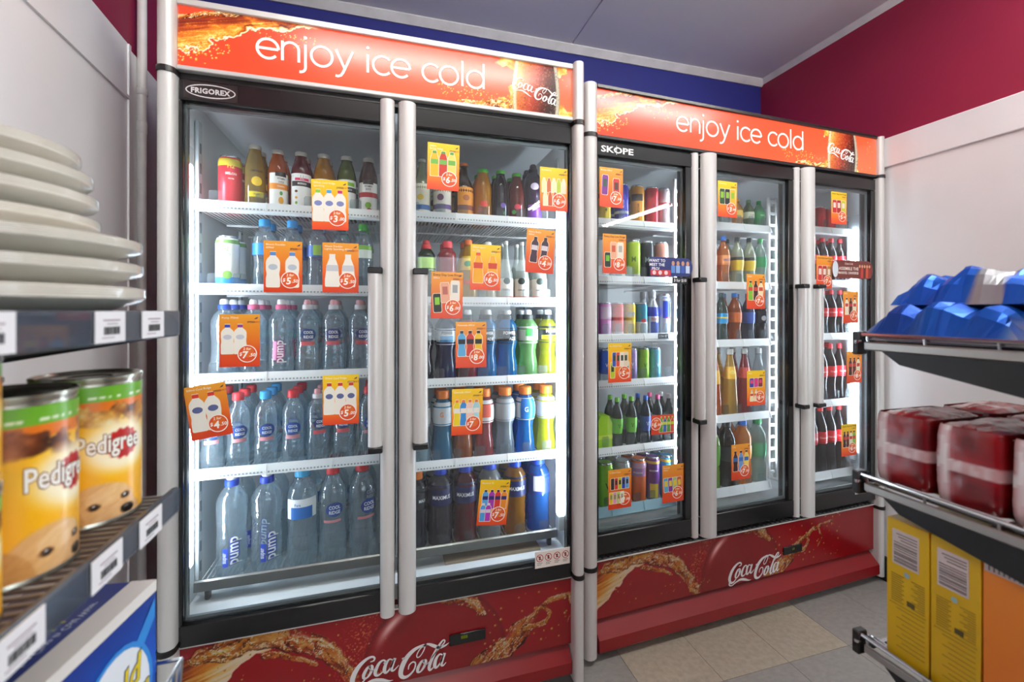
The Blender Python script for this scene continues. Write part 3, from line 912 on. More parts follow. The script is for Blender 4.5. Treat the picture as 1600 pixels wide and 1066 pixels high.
# ---------------------------------------------------------------- fridge two: three doors
W2 = 1.436
fr2 = thing('drink_fridge', 'three-door glass drink fridge with red backlit header, in the right corner', 'fridge', (*F2_LOC, 0), F2_YAW)
cabinet(fr2, -.050, 1.468, E_ + .775, E_ - .828, E_ + .600, None, .66, solid('#e3e3e2', .4))
hs2, ys2 = header(fr2, W2, E_ + .781, E_ + .617, .002, .014, True, (.336, .984, E_ + .677), 500, 72, (.850, .60))
hb2 = E_ + .617; H2 = .164
logo_on(hs2, lambda x, y: (1.127 + x * .168, ys2((.080 + (y - .22 * x) * .168) / H2) - .0014, hb2 + .080 + (y - .22 * x) * .168), emit('#fffaf6', 1.15))
for (a, b) in ((-.052, -.001), (W2 + .001, W2 + .034)):
    p = MB().prism(post_outline(a, b, -.026, .055), .024, E_ - .902, axis='z'); p.prism(post_outline(a, b, -.026, .055), E_ - .888, E_ + .603, axis='z'); p.prism(post_outline(a, b, -.026, .055), E_ + .616, E_ + .790, axis='z')
    po = p.build('corner_post', SILVER, fr2)
    for z in ((E_ - .902, E_ - .888), (E_ + .603, E_ + .616)): MB().prism(post_outline(a - .002, b + .002, -.030, .058), z[0], z[1], axis='z').build('joint_ring', BLACK, po)
MB().box(0, W2, .006, .05, E_ + .598, E_ + .606).build('header_gap', BLACK, fr2)
e1 = door(fr2, .001, .440, E_ - .862, E_ + .598, E_ - .792, E_ + .546, .008, .060, edge=(.407, .439), grip=(.405, .438), gripz=(.120, -.42))
e2 = door(fr2, .447, .964, E_ - .862, E_ + .598, E_ - .792, E_ + .546, .072, .060, post=(.448, .523), edge=(.931, .963), grip=(.929, .962), gripz=(.106, -.40))
e3 = door(fr2, .970, W2 - .001, E_ - .862, E_ + .598, E_ - .792, E_ + .546, .072, .030, post=(.971, 1.044), grip=(1.010, 1.056), gripz=(.106, -.40))
b = MB(); v, f = text2d('SK\u25C6PE'.replace('\u25C6', 'O'), (.030), .03, 0, 1.5); b.flat(v, f, lambda x, y: (.083 + x, -.0052, E_ + .572 + y))
v, f = ribbon([(0, -.016, .002), (0, .016, .002)]); b.flat(v, f, lambda x, y: (.0795 + x, -.0053, E_ + .572 + y))
b.build('maker_badge', solid('#dcdcdb', .35, .2), e1, smooth=False)
st = MB().cbox(1.300, 1.420, -.0052, -.004, E_ - .820, E_ - .775, .0003)
for i in range(4):
    v, f = ring2d(1.317 + i * .029, E_ - .792, .010, .010, .002, 16); st.flat(v, f, lambda x, y: (x, -.0056, y), 1)
st.build('warning_sticker', [solid('#d9d9d4', .5), solid('#4a4a48', .5)], e3, smooth=False)
rt, rb_ = E_ - .8875, E_ - 1.091
lp = MB().box(0, W2, .008, .05, rb_, rt).build('lower_panel', REDP, fr2)
panel_grid('panel_print', paint_lower(W2 / (rt - rb_), 500, 76), lambda u, v: (u * W2, .006 + 0 * u, rb_ + v * (rt - rb_)), painted('panel_print', .22), lp, 500, 76)
MB().cbox(0, W2, .0, .02, rt, rt + .004, .001).build('panel_trim', SILVER, lp)
logo_on(lp, lambda x, y: (.598 + x * .277, .005, E_ - 1.079 + y * .277 + .008), solid('#d9d6d4', .3))
MB().cbox(.882, .987, .0, .0055, E_ - 1.02, E_ - .987, .002).build('thermostat', solid('#0b0c0c', .15), lp)
b = MB(); v, f = text2d('68', .014, .01); b.flat(v, f, lambda x, y: (.935 + x, -.0004, E_ - 1.0 + y)); b.build('display_digits', emit('#7c8a12', .4), lp, smooth=False)
MB().prism([(.034, rb_ - .006), (-.020, E_ - 1.150), (-.022, E_ - 1.19), (-.014, E_ - 1.199), (.05, E_ - 1.199), (.05, rb_ - .006)], .002, W2 - .002, axis='x').build('kick_panel', solid('#7c0f14', .32), fr2, smooth=False)
gr = MB()
for k in range(58): x = .004 + k * .0247; gr.box(x, x + .003, .002, .045, E_ - .884, E_ - .878)
for y in (.004, .016, .028, .040): gr.box(0, W2, y - .0015, y + .0015, E_ - .8865, E_ - .880)
gr.build('air_grille', solid('#5d6062', .4, .5), fr2)
for x in (.03, W2 - .06):
    for y in (.09, .58): MB().lathe([(.016, 0), (.018, .004), (.010, .012), (.010, .045)], 12, x, y).build('foot', BLACK, fr2)
for x in (.436, .966): MB().cbox(x, x + .014, .043, .058, E_ - .82, E_ + .59, .002).build('mullion', solid('#d3d6d8', .4), fr2)
ladder(fr2, .413, .100, E_ - .74, E_ + .535); ladder(fr2, .914, .100, E_ - .74, E_ + .50); None
for x in (.424, .9675, 1.402):
    MB().cbox(x, x + .014, .066, .084, E_ - .66, E_ + (.50 if x < .5 else .38), .003).build('led_strip', LEDMAT, fr2)
    MB().cbox(x - .001, x + .015, .064, .086, E_ - .70, E_ - .66, .002).build('led_cap', solid('#c5d0d4', .3), fr2)
MB().box(1.419, 1.424, .052, .11, E_ - .72, E_ + .45).build('added_led_shield', solid('#8f979b', .5), fr2)  # grey shield added to block the strip's light from the right-hand liner
SH2 = {}
YF2 = .095; YB2 = .55
for dn, x0, x1, zr in (('D3', -.028, .411, (.351, .1335, -.088, -.2635, -.518)), ('D4', .470, .915, (.372, .1225, -.121, -.437)), ('D5', .985, 1.440, (.388, .144, -.104, -.4125))):
    for i, z in enumerate(zr):
        n = 7 if dn == 'D3' else 6
        dv = [x0 + .07 + (x1 - x0 - .10) * k / (n - 1) for k in range(n)] if not (dn == 'D3' and i == 0) else [x0 + .2]
        s, zs = shelf(fr2, x0, x1, YF2, YB2, E_ + z, dv, rail_h=.028, tall=True, perf=(dn == 'D3'))
        SH2[dn + 'S%d' % (i + 1)] = zs
    s, zs = shelf(fr2, x0, x1, YF2, YB2, E_ - .742, [x0 + .07 + .066 * k for k in range(6)], rail_h=.034, blue=(dn == 'D3'), perf=False)
    SH2[dn + ('S6' if dn == 'D3' else 'S5')] = zs


# ================================================================== THE DRINKS
# outline of each kind: (height fraction, radius fraction)
PROF = {
    'can': [(0, .80), (.015, .84), (.045, .97), (.07, 1), (.89, 1), (.935, .93), (.965, .86), (.985, .85), (1, .83)],
    'water': [(0, .78), (.012, .94), (.04, 1), (.25, 1), (.32, .93), (.38, .90), (.44, .95), (.50, 1), (.68, 1), (.74, .95), (.80, .78), (.85, .54), (.88, .42), (.94, .40)],
    'pump': [(0, .80), (.012, .95), (.04, 1), (.30, 1), (.42, .93), (.50, .95), (.58, 1), (.64, .98), (.66, 1), (.70, .98), (.72, .985), (.75, .93), (.80, .78), (.84, .56), (.865, .40), (.90, .38)],
    'juice': [(0, .86), (.012, .96), (.04, 1), (.60, 1), (.66, .98), (.74, .90), (.82, .76), (.88, .62), (.91, .56), (.95, .55)],
    'sport': [(0, .80), (.015, .95), (.05, 1), (.22, .97), (.34, .82), (.42, .80), (.50, .93), (.54, 1), (.72, 1), (.78, .92), (.83, .70), (.86, .52), (.89, .46)],
    'gator': [(0, .82), (.015, .96), (.05, 1), (.20, .95), (.34, .80), (.44, .80), (.50, .90), (.54, 1), (.60, 1.04), (.70, 1.06), (.78, .98), (.84, .78), (.88, .58), (.92, .54)],
    'maxi': [(0, .84), (.015, .96), (.05, 1), (.12, .97), (.20, .94), (.25, .97), (.30, .93), (.35, .97), (.42, .93), (.48, .98), (.52, 1), (.74, 1), (.80, .92), (.86, .66), (.89, .48), (.93, .46)],
    'cola': [(0, .78), (.012, .92), (.04, .97), (.12, .97), (.24, .86), (.30, .84), (.38, .90), (.46, 1), (.62, 1), (.70, .92), (.78, .70), (.85, .45), (.90, .34), (.95, .33)],
    'pear': [(0, .84), (.012, .96), (.05, 1), (.22, 1), (.34, .93), (.45, .86), (.56, .84), (.66, .76), (.78, .56), (.86, .42), (.92, .36), (.95, .36)],
    'stubby': [(0, .86), (.012, .97), (.04, 1), (.52, 1), (.60, .95), (.68, .78), (.75, .55), (.80, .42), (.93, .36), (.96, .38)],
    'slimglass': [(0, .86), (.012, .97), (.04, 1), (.40, 1), (.48, .93), (.58, .70), (.68, .48), (.78, .36), (.94, .28), (.96, .30)],
    'alubottle': [(0, .84), (.015, .95), (.05, 1), (.56, 1), (.66, .90), (.74, .68), (.80, .52), (.90, .47)],
}
# cap: (from, to, radius fraction) and its style
CAPS = {'water': (.90, 1, .48, 'screw'), 'pump': (.87, 1, .44, 'spout'), 'juice': (.935, 1, .60, 'metal'), 'sport': (.86, 1, .52, 'spout'),
        'gator': (.885, 1, .62, 'screw'), 'maxi': (.89, 1, .54, 'screw'), 'cola': (.915, 1, .40, 'screw'), 'pear': (.92, 1, .42, 'screw'),
        'stubby': (.955, 1, .44, 'metal'), 'slimglass': (.945, 1, .34, 'metal'), 'alubottle': (.86, 1, .54, 'screw')}
H2O = 'H2O'


def liquid_mat(c, amount=.62):
    if c == H2O: return clear('#e6eff3', 1.5, .05, .20, '#d3e2ea', .5, 2.4)
    if isinstance(c, tuple): return solid(c[0], c[1], c[2])
    lite = srgb(c); t = tuple(min(1, .35 + .65 * x) for x in [int(c[1 + 2 * i:3 + 2 * i], 16) / 255 for i in range(3)])
    h = '#%02x%02x%02x' % tuple(int(x * 255) for x in t)
    return clear(h, 1.42, .04, amount, c, .15, 1.5)


# variant: kind, body, cap colour(s), labels [(z0, z1, colour, half angle deg or None)], words [(text, z, size/R, colour, deg, turned)], discs [(z, rx/R, rz/R, colour, deg)], look
V = {
    'melon': ('can', ('#d83440', .35, .2), None, [(.80, .93, '#e3c93a', None), (.07, .12, '#6da52c', None)], [('H2', .80, .62, '#f3d43a', 8, 0), ('MELON', .66, .34, '#fff3ea', 8, 0), ('WATER', .57, .18, '#fff3ea', 8, 0)], [], 'red drink can with yellow band'),
    'lemonade': ('juice', '#b99b4a', '#b9b4a8', [(.22, .30, '#e6cf2c', 45)], [('LEMONADE', .60, .30, '#1d1d1d', 10, 0), ('ORIGINAL', .26, .18, '#4a4010', 10, 0)], [(.45, .52, .5, '#f2c81e', 10)], 'pale lemonade bottle with yellow disc'),
    'pineapple': ('juice', '#d06a1c', '#a9a59c', [(.06, .62, '#f1efe9', 70), (.37, .46, '#ef9335', 70), (.57, .64, '#241d1d', 32)], [('VITAMIN', .535, .26, '#2a2a2a', 8, 0), ('JUICE', .48, .26, '#2a2a2a', 8, 0), ('PINEAPPLE', .415, .19, '#fff6ea', 8, 0)], [(.20, .27, .38, '#e3a02a', 8), (.31, .16, .22, '#4c8c3c', 8)], 'orange juice bottle with pineapple label'),
    'brekko': ('juice', '#7c2b34', '#a9a59c', [(.06, .64, '#f3f2ee', 75), (.44, .52, '#1c1b1b', 62), (.53, .57, '#d6265a', 40)], [('BREKKO', .48, .28, '#f4f4f2', 8, 0), ('All Day', .55, .16, '#ffffff', 8, 0)], [(.36, .16, .14, '#5a3020', -24), (.26, .14, .14, '#e3a33a', -24), (.18, .14, .16, '#7fae3a', -24), (.10, .14, .12, '#e9cf3a', -24)], 'maroon smoothie bottle with white label'),
    'mango': ('juice', '#d69a2a', '#a9a59c', [(.06, .58, '#f4f2ea', 75)], [], [(.46, .2, .22, '#e8b52a', -20)], 'yellow smoothie bottle with white label'),
    'lunch': ('juice', '#5f7a30', '#a9a59c', [(.06, .60, '#f3f2ee', 75), (.40, .48, '#1c1b1b', 62), (.50, .56, '#86c03c', 40)], [('LUNCH', .44, .28, '#f4f4f2', 8, 0)], [], 'green smoothie bottle with white label'),
    'apple': ('juice', '#5a2a22', '#a9a59c', [(.06, .58, '#f1efe9', 70), (.34, .42, '#b3242c', 70), (.55, .62, '#241d1d', 32)], [('VITAMIN', .515, .26, '#2a2a2a', 8, 0), ('JUICE', .465, .26, '#2a2a2a', 8, 0)], [(.21, .34, .34, '#7fbb3a', 8), (.13, .3, .22, '#b32c2c', 14)], 'dark juice bottle with apple label'),
    'coco': ('can', ('#eef1ee', .35, .1), None, [(.86, .93, '#6b9a4c', None), (.10, .26, '#3f9fe0', None)], [('H2', .76, .55, '#86bb3c', 8, 0), ('COCO', .66, .32, '#4f8f3a', 8, 0)], [(.30, .42, .4, '#7fae4a', 14)], 'white and green coconut drink can'),
    'franklin': ('water', H2O, '#3aa0e0', [(.50, .66, '#e9f1f3', 60), (.615, .66, '#6fae4a', 50), (.50, .66, '#2f86cf', None)], [], [], 'water bottle with sky blue cap'),
    'frankgreen': ('water', H2O, '#57b84e', [(.50, .68, '#e9f3e6', 70), (.62, .68, '#8ac04a', 70)], [], [], 'water bottle with green cap'),
    'franklight': ('water', H2O, '#8ec3e8', [(.50, .66, '#3f6fb8', None), (.52, .66, '#9ccb58', 22)], [], [], 'water bottle with blue and green label'),
    'plainwater': ('water', H2O, '#d8e6ee', [(.50, .64, '#b9d3e3', 30)], [], [], 'water bottle with pale cap'),
    'pumpblue': ('pump', H2O, ('#2446b4', '#f2f2f2'), [(.22, .46, '#2a48b8', -1)], [('pump', .33, 1.05, '#2848b4', 12, 1, .075), ('pump', .33, 1.05, '#f2f5f8', 12, 1)], [], 'domed sports water bottle, blue collar'),
    'pumppink': ('pump', H2O, ('#e0648c', '#f4f0f0'), [(.22, .46, '#d890b4', -1)], [('pump', .33, 1.05, '#b84c8c', 12, 1, .075), ('pump', .33, 1.05, '#f6eef2', 12, 1)], [], 'domed sports water bottle, pink collar'),
    'ridgesport': ('pump', H2O, ('#e6dede', '#e8a8ac'), [(.40, .45, '#c9545c', 36)], [('COOL', .57, .36, '#ffffff', 12, 0), ('RIDGE', .51, .36, '#ffffff', 12, 0)], [(.54, .66, .54, '#26366e', 12)], 'water bottle with pale sport cap'),
    'ridgered': ('water', H2O, '#d8333a', [(.36, .41, '#c98a92', 40)], [('COOL', .53, .36, '#f2f6fa', 10, 0), ('RIDGE', .47, .36, '#f2f6fa', 10, 0)], [(.50, .70, .60, '#26468e', 10)], 'clear water bottle with red cap'),
    'ridgeblue': ('water', H2O, '#3ba4e2', [(.36, .41, '#c98a92', 40)], [('COOL', .53, .36, '#f2f6fa', 10, 0), ('RIDGE', .47, .36, '#f2f6fa', 10, 0)], [(.50, .70, .60, '#26468e', 10)], 'clear water bottle with blue cap'),
    'superpump': ('pump', H2O, ('#2446b4', '#eef0f2'), [(.12, .30, '#2a48b8', -1)], [('pump', .27, 1.05, '#2a48b8', 16, 1, .075), ('pump', .27, 1.05, '#f0f4f8', 16, 1), ('super', .21, .40, '#f0f4f8', -22, 1)], [], 'large domed water bottle, blue collar'),
    'bigfranklin': ('water', H2O, '#4fb4e6', [(.50, .70, '#eef2f4', 60), (.50, .62, '#2b6fbe', 40)], [('Pure', .645, .26, '#2b5fae', -6, 0)], [], 'large water bottle, blue white label'),
    'bigridge': ('water', H2O, '#d8333a', [(.42, .45, '#d08a90', 40)], [('COOL', .58, .36, '#f2f6fa', 18, 0), ('RIDGE', .53, .36, '#f2f6fa', 18, 0)], [(.555, .64, .54, '#26468e', 18)], 'large water bottle with red cap'),
    'lemonlime': ('stubby', '#c9cfae', '#d9d8d0', [(.10, .58, '#efe9d4', 62), (.16, .24, '#3d6fae', 62)], [], [(.36, .4, .34, '#ecc93a', 0)], 'cloudy lemon glass bottle'),
    'passion': ('stubby', '#c8b48e', '#a58f4c', [(.10, .58, '#efe8da', 62), (.20, .28, '#6a4a8a', 62)], [], [(.40, .34, .34, '#7a4a6a', 0)], 'tan glass bottle with purple banner'),
    'ginger': ('stubby', '#5a3a14', '#d2662a', [(.10, .58, '#e8952c', 62), (.20, .28, '#8a3a1e', 62)], [], [(.40, .36, .3, '#b3601e', 0)], 'brown glass bottle with orange label'),
    'orangejuice': ('juice', '#e6a01e', '#4fae3e', [], [], [(.34, .42, .36, '#e4472c', 12), (.24, .3, .26, '#f06a34', -14)], 'orange juice bottle with green cap'),
    'darkjuice': ('juice', '#3a1c26', '#4fae3e', [], [], [(.34, .36, .34, '#6a4a9a', 12), (.20, .2, .2, '#4f9a4a', 20)], 'dark juice bottle with green cap'),
    'redjuice': ('juice', '#8a3020', '#4fae3e', [], [], [(.34, .42, .36, '#c43040', 12), (.24, .3, .26, '#4f9a3a', -14)], 'red juice bottle with green cap'),
    'blackcurrant': ('sport', '#3a1a48', ('#1c1620', '#241c2a'), [(.10, .34, '#7a34a0', 60)], [], [(.62, .5, .4, '#d8cce0', 0)], 'purple blackcurrant bottle with dark cap'),
    'monsterbottle': ('sport', '#24481c', ('#d8343a', '#d8343a'), [(.52, .72, '#a6d838', None), (.30, .5, '#1c2a18', None)], [], [], 'green energy bottle with red cap'),
    'redenergy': ('maxi', '#c43a44', '#e0484e', [(.40, .52, '#a3242e', None)], [], [], 'red energy bottle with red cap'),
    'icetea': ('pear', '#e0b41c', '#f07a34', [(.52, .74, '#f0cf2a', None), (.30, .36, '#d85a2a', None)], [], [(.62, .42, .3, '#3f9a4a', 6)], 'yellow iced tea bottle, orange cap'),
    'whiteice': ('pear', '#d8d0b0', '#eeeeea', [(.50, .72, '#e8e6da', None)], [], [], 'pale iced tea bottle, white cap'),
    'kombucha': ('slimglass', '#c9d2cc', '#d8dad8', [(.06, .40, '#efe8da', None), (.06, .12, '#d87a6a', None)], [('KOMBUCHA', .22, .24, '#3a4038', 6, 0)], [(.36, .5, .44, '#2e3a34', 6)], 'clear long-necked glass bottle, cream label'),
    'powerblue': ('sport', '#2a8ed0', ('#1a1c20', '#f2f2f2'), [(.52, .74, '#14161c', None)], [('POWER', .67, .44, '#f2f4f6', 10, 0), ('ADE', .59, .44, '#f2f4f6', 26, 0)], [], 'blue sports drink, black label'),
    'powernavy': ('sport', '#183a78', ('#1a1c20', '#f2f2f2'), [(.52, .74, '#dfe8ee', None), (.56, .64, '#4fa4dc', 40)], [('POWER', .68, .40, '#14181e', 10, 0)], [], 'dark blue sports drink bottle'),
    'powerred': ('sport', '#a3202a', ('#1a1c20', '#f2f2f2'), [(.52, .74, '#14161c', None)], [('POWER', .67, .44, '#f2f4f6', 10, 0), ('ADE', .59, .44, '#f2f4f6', 26, 0)], [], 'red sports drink, black label'),
    'powergreen': ('sport', '#8cc47c', ('#3a403c', '#f2f2f2'), [(.52, .76, '#dce8d8', None), (.62, .72, '#4fbf5a', 30)], [], [], 'pale green sports drink bottle'),
    'poweryellow': ('sport', '#c2c424', ('#1a1c20', '#f2f2f2'), [(.52, .76, '#14161c', None), (.57, .63, '#f0d81e', 60)], [('POWER', .69, .42, '#f2f4f6', 10, 0)], [], 'yellow sports drink, black label'),
    'powerpurple': ('sport', '#241c34', ('#1a1c20', '#f2f2f2'), [(.52, .74, '#14161c', None)], [('POWER', .67, .42, '#f2f4f6', 10, 0)], [], 'black sports drink bottle'),
    'gatorpale': ('gator', '#b8d2dc', '#f0812a', [(.52, .84, '#c9ced2', None)], [('G', .68, .7, '#f4f6f8', 0, 0)], [], 'pale sports drink with orange cap'),
    'gatorblue': ('gator', '#3f9ac4', '#f0812a', [(.52, .84, '#ccd6dc', None)], [('G', .68, .7, '#f08a3a', -10, 0)], [], 'light blue sports drink, orange cap'),
    'gatororange': ('gator', '#c06a24', '#f0812a', [(.52, .84, '#c9cdd0', None)], [('G', .68, .7, '#f4f6f8', 0, 0)], [], 'amber sports drink with orange cap'),
    'gatorred': ('gator', '#b84a50', '#f0812a', [(.52, .84, '#d8d4d4', None), (.60, .78, '#d85a4a', 26)], [], [], 'red sports drink with orange cap'),
    'gatorgrey': ('gator', '#a8b4bc', '#f0812a', [(.52, .84, '#a9adb2', None)], [], [], 'grey sports drink with orange cap'),
    'gatordeep': ('gator', '#1484d4', '#f0812a', [(.52, .84, '#c9d0d6', None), (.54, .83, '#1f6fc0', 48)], [('G', .68, .7, '#f4f6f8', -6, 0)], [], 'bright blue sports drink, orange cap'),
    'gatoryellow': ('gator', '#d6da20', '#f0812a', [(.52, .84, '#b4b8b8', None)], [], [], 'yellow sports drink with orange cap'),
    'maxdark': ('maxi', '#4a4450', '#1c48c8', [(.52, .78, '#18204e', None)], [('MAXIMUS', .63, .44, '#f0f2f4', 14, 0)], [], 'smoky sports drink with blue cap'),
    'maxred': ('maxi', '#7a1424', '#1c48c8', [(.52, .78, '#18204e', None)], [('MAXIMUS', .63, .44, '#f0f2f4', 14, 0)], [], 'dark red sports drink, blue cap'),
    'maxclear': ('maxi', '#b0b4b4', '#1c48c8', [(.52, .78, '#18204e', None)], [('MAXIMUS', .63, .44, '#f0f2f4', 14, 0)], [], 'clear sports drink with blue cap'),
    'maxamber': ('maxi', '#b4781c', '#1c48c8', [(.52, .78, '#18204e', None)], [('MAXIMUS', .63, .44, '#f0f2f4', 6, 0)], [], 'amber sports drink with blue cap'),
    'maxblue': ('maxi', '#1668c0', '#1c48c8', [(.52, .78, '#18307e', None), (.56, .76, '#d4d8dc', 26)], [], [], 'blue sports drink with blue cap'),
    'maxorange': ('maxi', '#2a2e44', '#f0812a', [(.52, .78, '#16181e', None)], [('MAX', .63, .44, '#e0e2e4', 20, 0)], [], 'dark sports drink with orange cap'),
    'canyellow': ('can', ('#e2c02c', .3, .4), None, [(.62, .72, '#2a2a28', 60)], [('4', .35, .8, '#2a2a28', 14, 0)], [], 'tall yellow energy can'),
    'canviolet': ('can', ('#4a48c0', .3, .4), None, [(.30, .36, '#c9c9e0', None)], [('MOTHER', .52, .34, '#e8e8f4', 14, 1)], [], 'tall violet energy can'),
    'canorange': ('can', ('#e09a34', .3, .4), None, [(.62, .78, '#3a2414', 50)], [('MOTHER', .45, .42, '#2a1a10', 14, 1)], [], 'tall orange energy can'),
    'canred': ('can', ('#c42a34', .3, .4), None, [], [('MOTHER', .48, .42, '#5a0f16', 14, 1)], [], 'tall red energy can'),
    'cansilver': ('can', ('#cdb9bc', .3, .4), None, [(.60, .64, '#c42a34', None)], [('MOTHER', .48, .42, '#8a1a24', 14, 1)], [], 'tall silver and red energy can'),
    'canwhite': ('can', ('#e6e8ea', .3, .3), None, [], [('M', .55, .9, '#8a9298', 10, 0)], [], 'tall white energy can'),
    'canlime': ('can', ('#b6d23a', .3, .3), None, [(.07, .2, '#d8dcd4', None)], [('M', .55, 1.1, '#5a7a1c', 10, 0)], [], 'tall lime energy can'),
    'canblack': ('can', ('#20262a', .3, .3), None, [], [('M', .55, 1.1, '#8a9aa0', 10, 0)], [], 'tall black energy can'),
    'canpink': ('can', ('#e0a08c', .3, .3), None, [], [('M', .55, 1.1, '#b0645c', 10, 0)], [], 'tall peach energy can'),
    'slimmagenta': ('can', ('#c43ac0', .3, .3), None, [], [], [], 'slim magenta can'),
    'slimpink': ('can', ('#e69ad8', .3, .3), None, [(.55, .9, '#f0dcee', None)], [], [], 'slim pink can'),
    'slimcoral': ('can', ('#e8625c', .3, .3), None, [(.07, .2, '#f0d0cc', None)], [], [], 'slim coral can'),
    'slimyellow': ('can', ('#e6c41e', .3, .3), None, [(.62, .74, '#b8b4a8', 40)], [], [], 'slim yellow can'),
    'slimteal': ('can', ('#2f8aa8', .3, .3), None, [(.07, .46, '#dce4e8', None)], [], [(.5, .5, .3, '#d83a44', 10)], 'slim teal and silver can'),
    'bullbottle': ('alubottle', ('#d6dce4', .28, .5), '#e4e6ea', [(.46, .66, '#1c3ac0', None), (.10, .34, '#2a48b4', 40)], [('Red Bull', .41, .40, '#d8242c', 6, 0)], [], 'silver and blue aluminium bottle'),
    'bullcan': ('can', ('#d4dae2', .28, .5), None, [(.45, .92, '#1c3aa8', 34)], [('Red Bull', .46, .34, '#d8242c', 24, 0)], [], 'silver energy can with blue panel'),
    'slimblue': ('can', ('#2f62c8', .3, .3), None, [(.07, .3, '#d8dfe8', None)], [('V', .55, .9, '#e8eef4', 8, 0)], [], 'slim blue can'),
    'slimpurple': ('can', ('#a08ac4', .3, .3), None, [], [('V', .55, .9, '#e8eef4', 8, 0)], [], 'slim lilac can'),
    'slimgreen': ('can', ('#8cc42a', .3, .3), None, [], [('V', .50, 1.1, '#1c3a1c', 8, 0)], [], 'slim lime can'),
    'slimaqua': ('can', ('#6ab4d0', .3, .3), None, [], [('V', .50, 1.0, '#dfeef4', 8, 0)], [], 'slim aqua can'),
    'vgreen': ('cola', '#16301a', '#7fd834', [(.30, .60, '#6fc42c', None)], [('V', .45, 1.0, '#16301a', 10, 0)], [], 'dark soda bottle, lime cap'),
    'vblue': ('cola', '#162a44', '#2a6ad8', [(.30, .60, '#2a4a9a', None)], [('V', .45, 1.0, '#c9d8f0', 10, 0)], [], 'dark soda bottle, blue cap'),
    'vpink': ('cola', '#2c3430', '#e04a80', [(.30, .60, '#d8dcd8', None)], [], [], 'dark soda bottle, pink cap'),
    'vwhite': ('cola', '#2c3834', '#ececea', [(.30, .60, '#3a4440', None)], [], [], 'dark soda bottle, white cap'),
    'bigcangreen': ('can', ('#8cc83c', .28, .4), None, [], [('V', .5, 1.1, '#16301a', 10, 0)], [], 'large green energy can'),
    'bigcansilver': ('can', ('#c4ccd0', .28, .6), None, [], [('V', .5, 1.1, '#2a6a3a', 10, 0)], [], 'large silver energy can'),
    'rockorange': ('can', ('#e8733a', .28, .3), None, [(.80, .92, '#c8a4c0', None), (.62, .80, '#a87ab0', 60)], [('ROCKSTAR', .70, .30, '#f4f0f0', 6, 0)], [], 'large orange and lilac energy can'),
    'rockpurple': ('can', ('#6a3484', .28, .3), None, [(.07, .40, '#d8c02e', 34), (.86, .92, '#d8b43a', None)], [('ROCKSTAR', .70, .30, '#f4f0f0', 6, 0)], [], 'large purple and yellow energy can'),
    'rockblue': ('can', ('#3a9ac8', .28, .3), None, [(.86, .92, '#d8b43a', None)], [('ROCKSTAR', .70, .30, '#f4f0f0', 6, 0)], [], 'large blue energy can'),
    'shortblue': ('cola', '#c8d8d4', '#3a78c8', [(.40, .62, '#3a6ac0', None)], [], [], 'small soda bottle, blue label'),
    'shortorange': ('cola', '#e0a45c', '#e8b04a', [(.40, .62, '#e8c05a', None)], [], [], 'small orange soda bottle'),
    'shortgreen': ('cola', '#6a8a54', '#3f7a3a', [(.40, .60, '#c9d8c0', None)], [('Dew', .5, .5, '#c83a3a', 10, 0)], [], 'small green soda bottle'),
    'sprite': ('cola', '#6cbf8a', '#3fae5a', [(.40, .62, '#3aa45e', None)], [('Sprite', .52, .42, '#eef4ee', 10, 0)], [], 'small mint green soda bottle'),
    'fanta': ('cola', '#e8944a', '#3a7ad0', [(.44, .62, '#f0a060', None)], [('FANTA', .53, .52, '#2a48a0', 10, 0)], [], 'orange soda bottle with blue cap'),
    'solo': ('cola', '#d0d6c0', '#3a3e3c', [(.34, .60, '#e8c83a', None), (.54, .60, '#3a3e3c', None)], [], [], 'cloudy soda bottle with yellow label'),
    'spritebottle': ('cola', '#c4ddd0', '#3fae5a', [(.42, .62, '#4fb87a', None)], [], [], 'clear soda bottle with green cap'),
    'mountain': ('cola', '#5c7268', '#4a5a5a', [(.40, .60, '#3a9ad0', None), (.50, .53, '#e8c83a', None)], [], [], 'dark green soda bottle, blue label'),
    'orangefizz': ('cola', '#c8703a', '#3a78c8', [(.42, .62, '#e0702c', None)], [], [], 'amber soda bottle with blue cap'),
    'bluefizz': ('cola', '#4a5a74', '#2a3a5a', [(.40, .62, '#3a58b0', None)], [], [], 'dark soda bottle with blue label'),
    'pepsi': ('cola', '#241818', '#2a2c30', [(.40, .62, '#1c2028', None)], [], [(.5, .42, .42, '#e8e8ec', 14)], 'black cola bottle with round emblem'),
    'orangesch': ('pear', '#d8702a', '#e8893a', [(.50, .70, '#e8b43a', None)], [], [], 'orange pear-shaped soda bottle'),
    'lemonsch': ('pear', '#dcb858', '#c9ccc8', [(.56, .74, '#e8b43a', None)], [], [(.66, .4, .3, '#f0d870', 6)], 'yellow pear-shaped soda bottle'),
    'redsch': ('pear', '#a8444a', '#c9ccc8', [(.56, .72, '#c8504a', None)], [], [], 'red pear-shaped soda bottle'),
    'clearsch': ('pear', '#c0ccd0', '#b8bcc0', [(.56, .66, '#d8c86a', None)], [], [], 'clear pear-shaped soda bottle'),
    'bigdew': ('water', '#9ac84a', '#5aa83a', [(.36, .66, '#6ab03a', None)], [], [], 'large lime soda bottle'),
    'bigcola': ('water', '#2a1c18', '#202224', [(.40, .62, '#2a2c30', None)], [], [], 'large dark cola bottle'),
    'bigorange': ('water', '#f0a04a', '#3a78d8', [(.40, .60, '#f0b060', None)], [], [], 'large orange soda bottle'),
    'bigsprite': ('water', '#c9dcd2', '#4fae6a', [(.40, .62, '#6ab88a', None)], [], [], 'large clear soda bottle, green cap'),
    'cokecan': ('can', ('#c41e28', .3, .3), None, [], [], [], 'red cola can'),
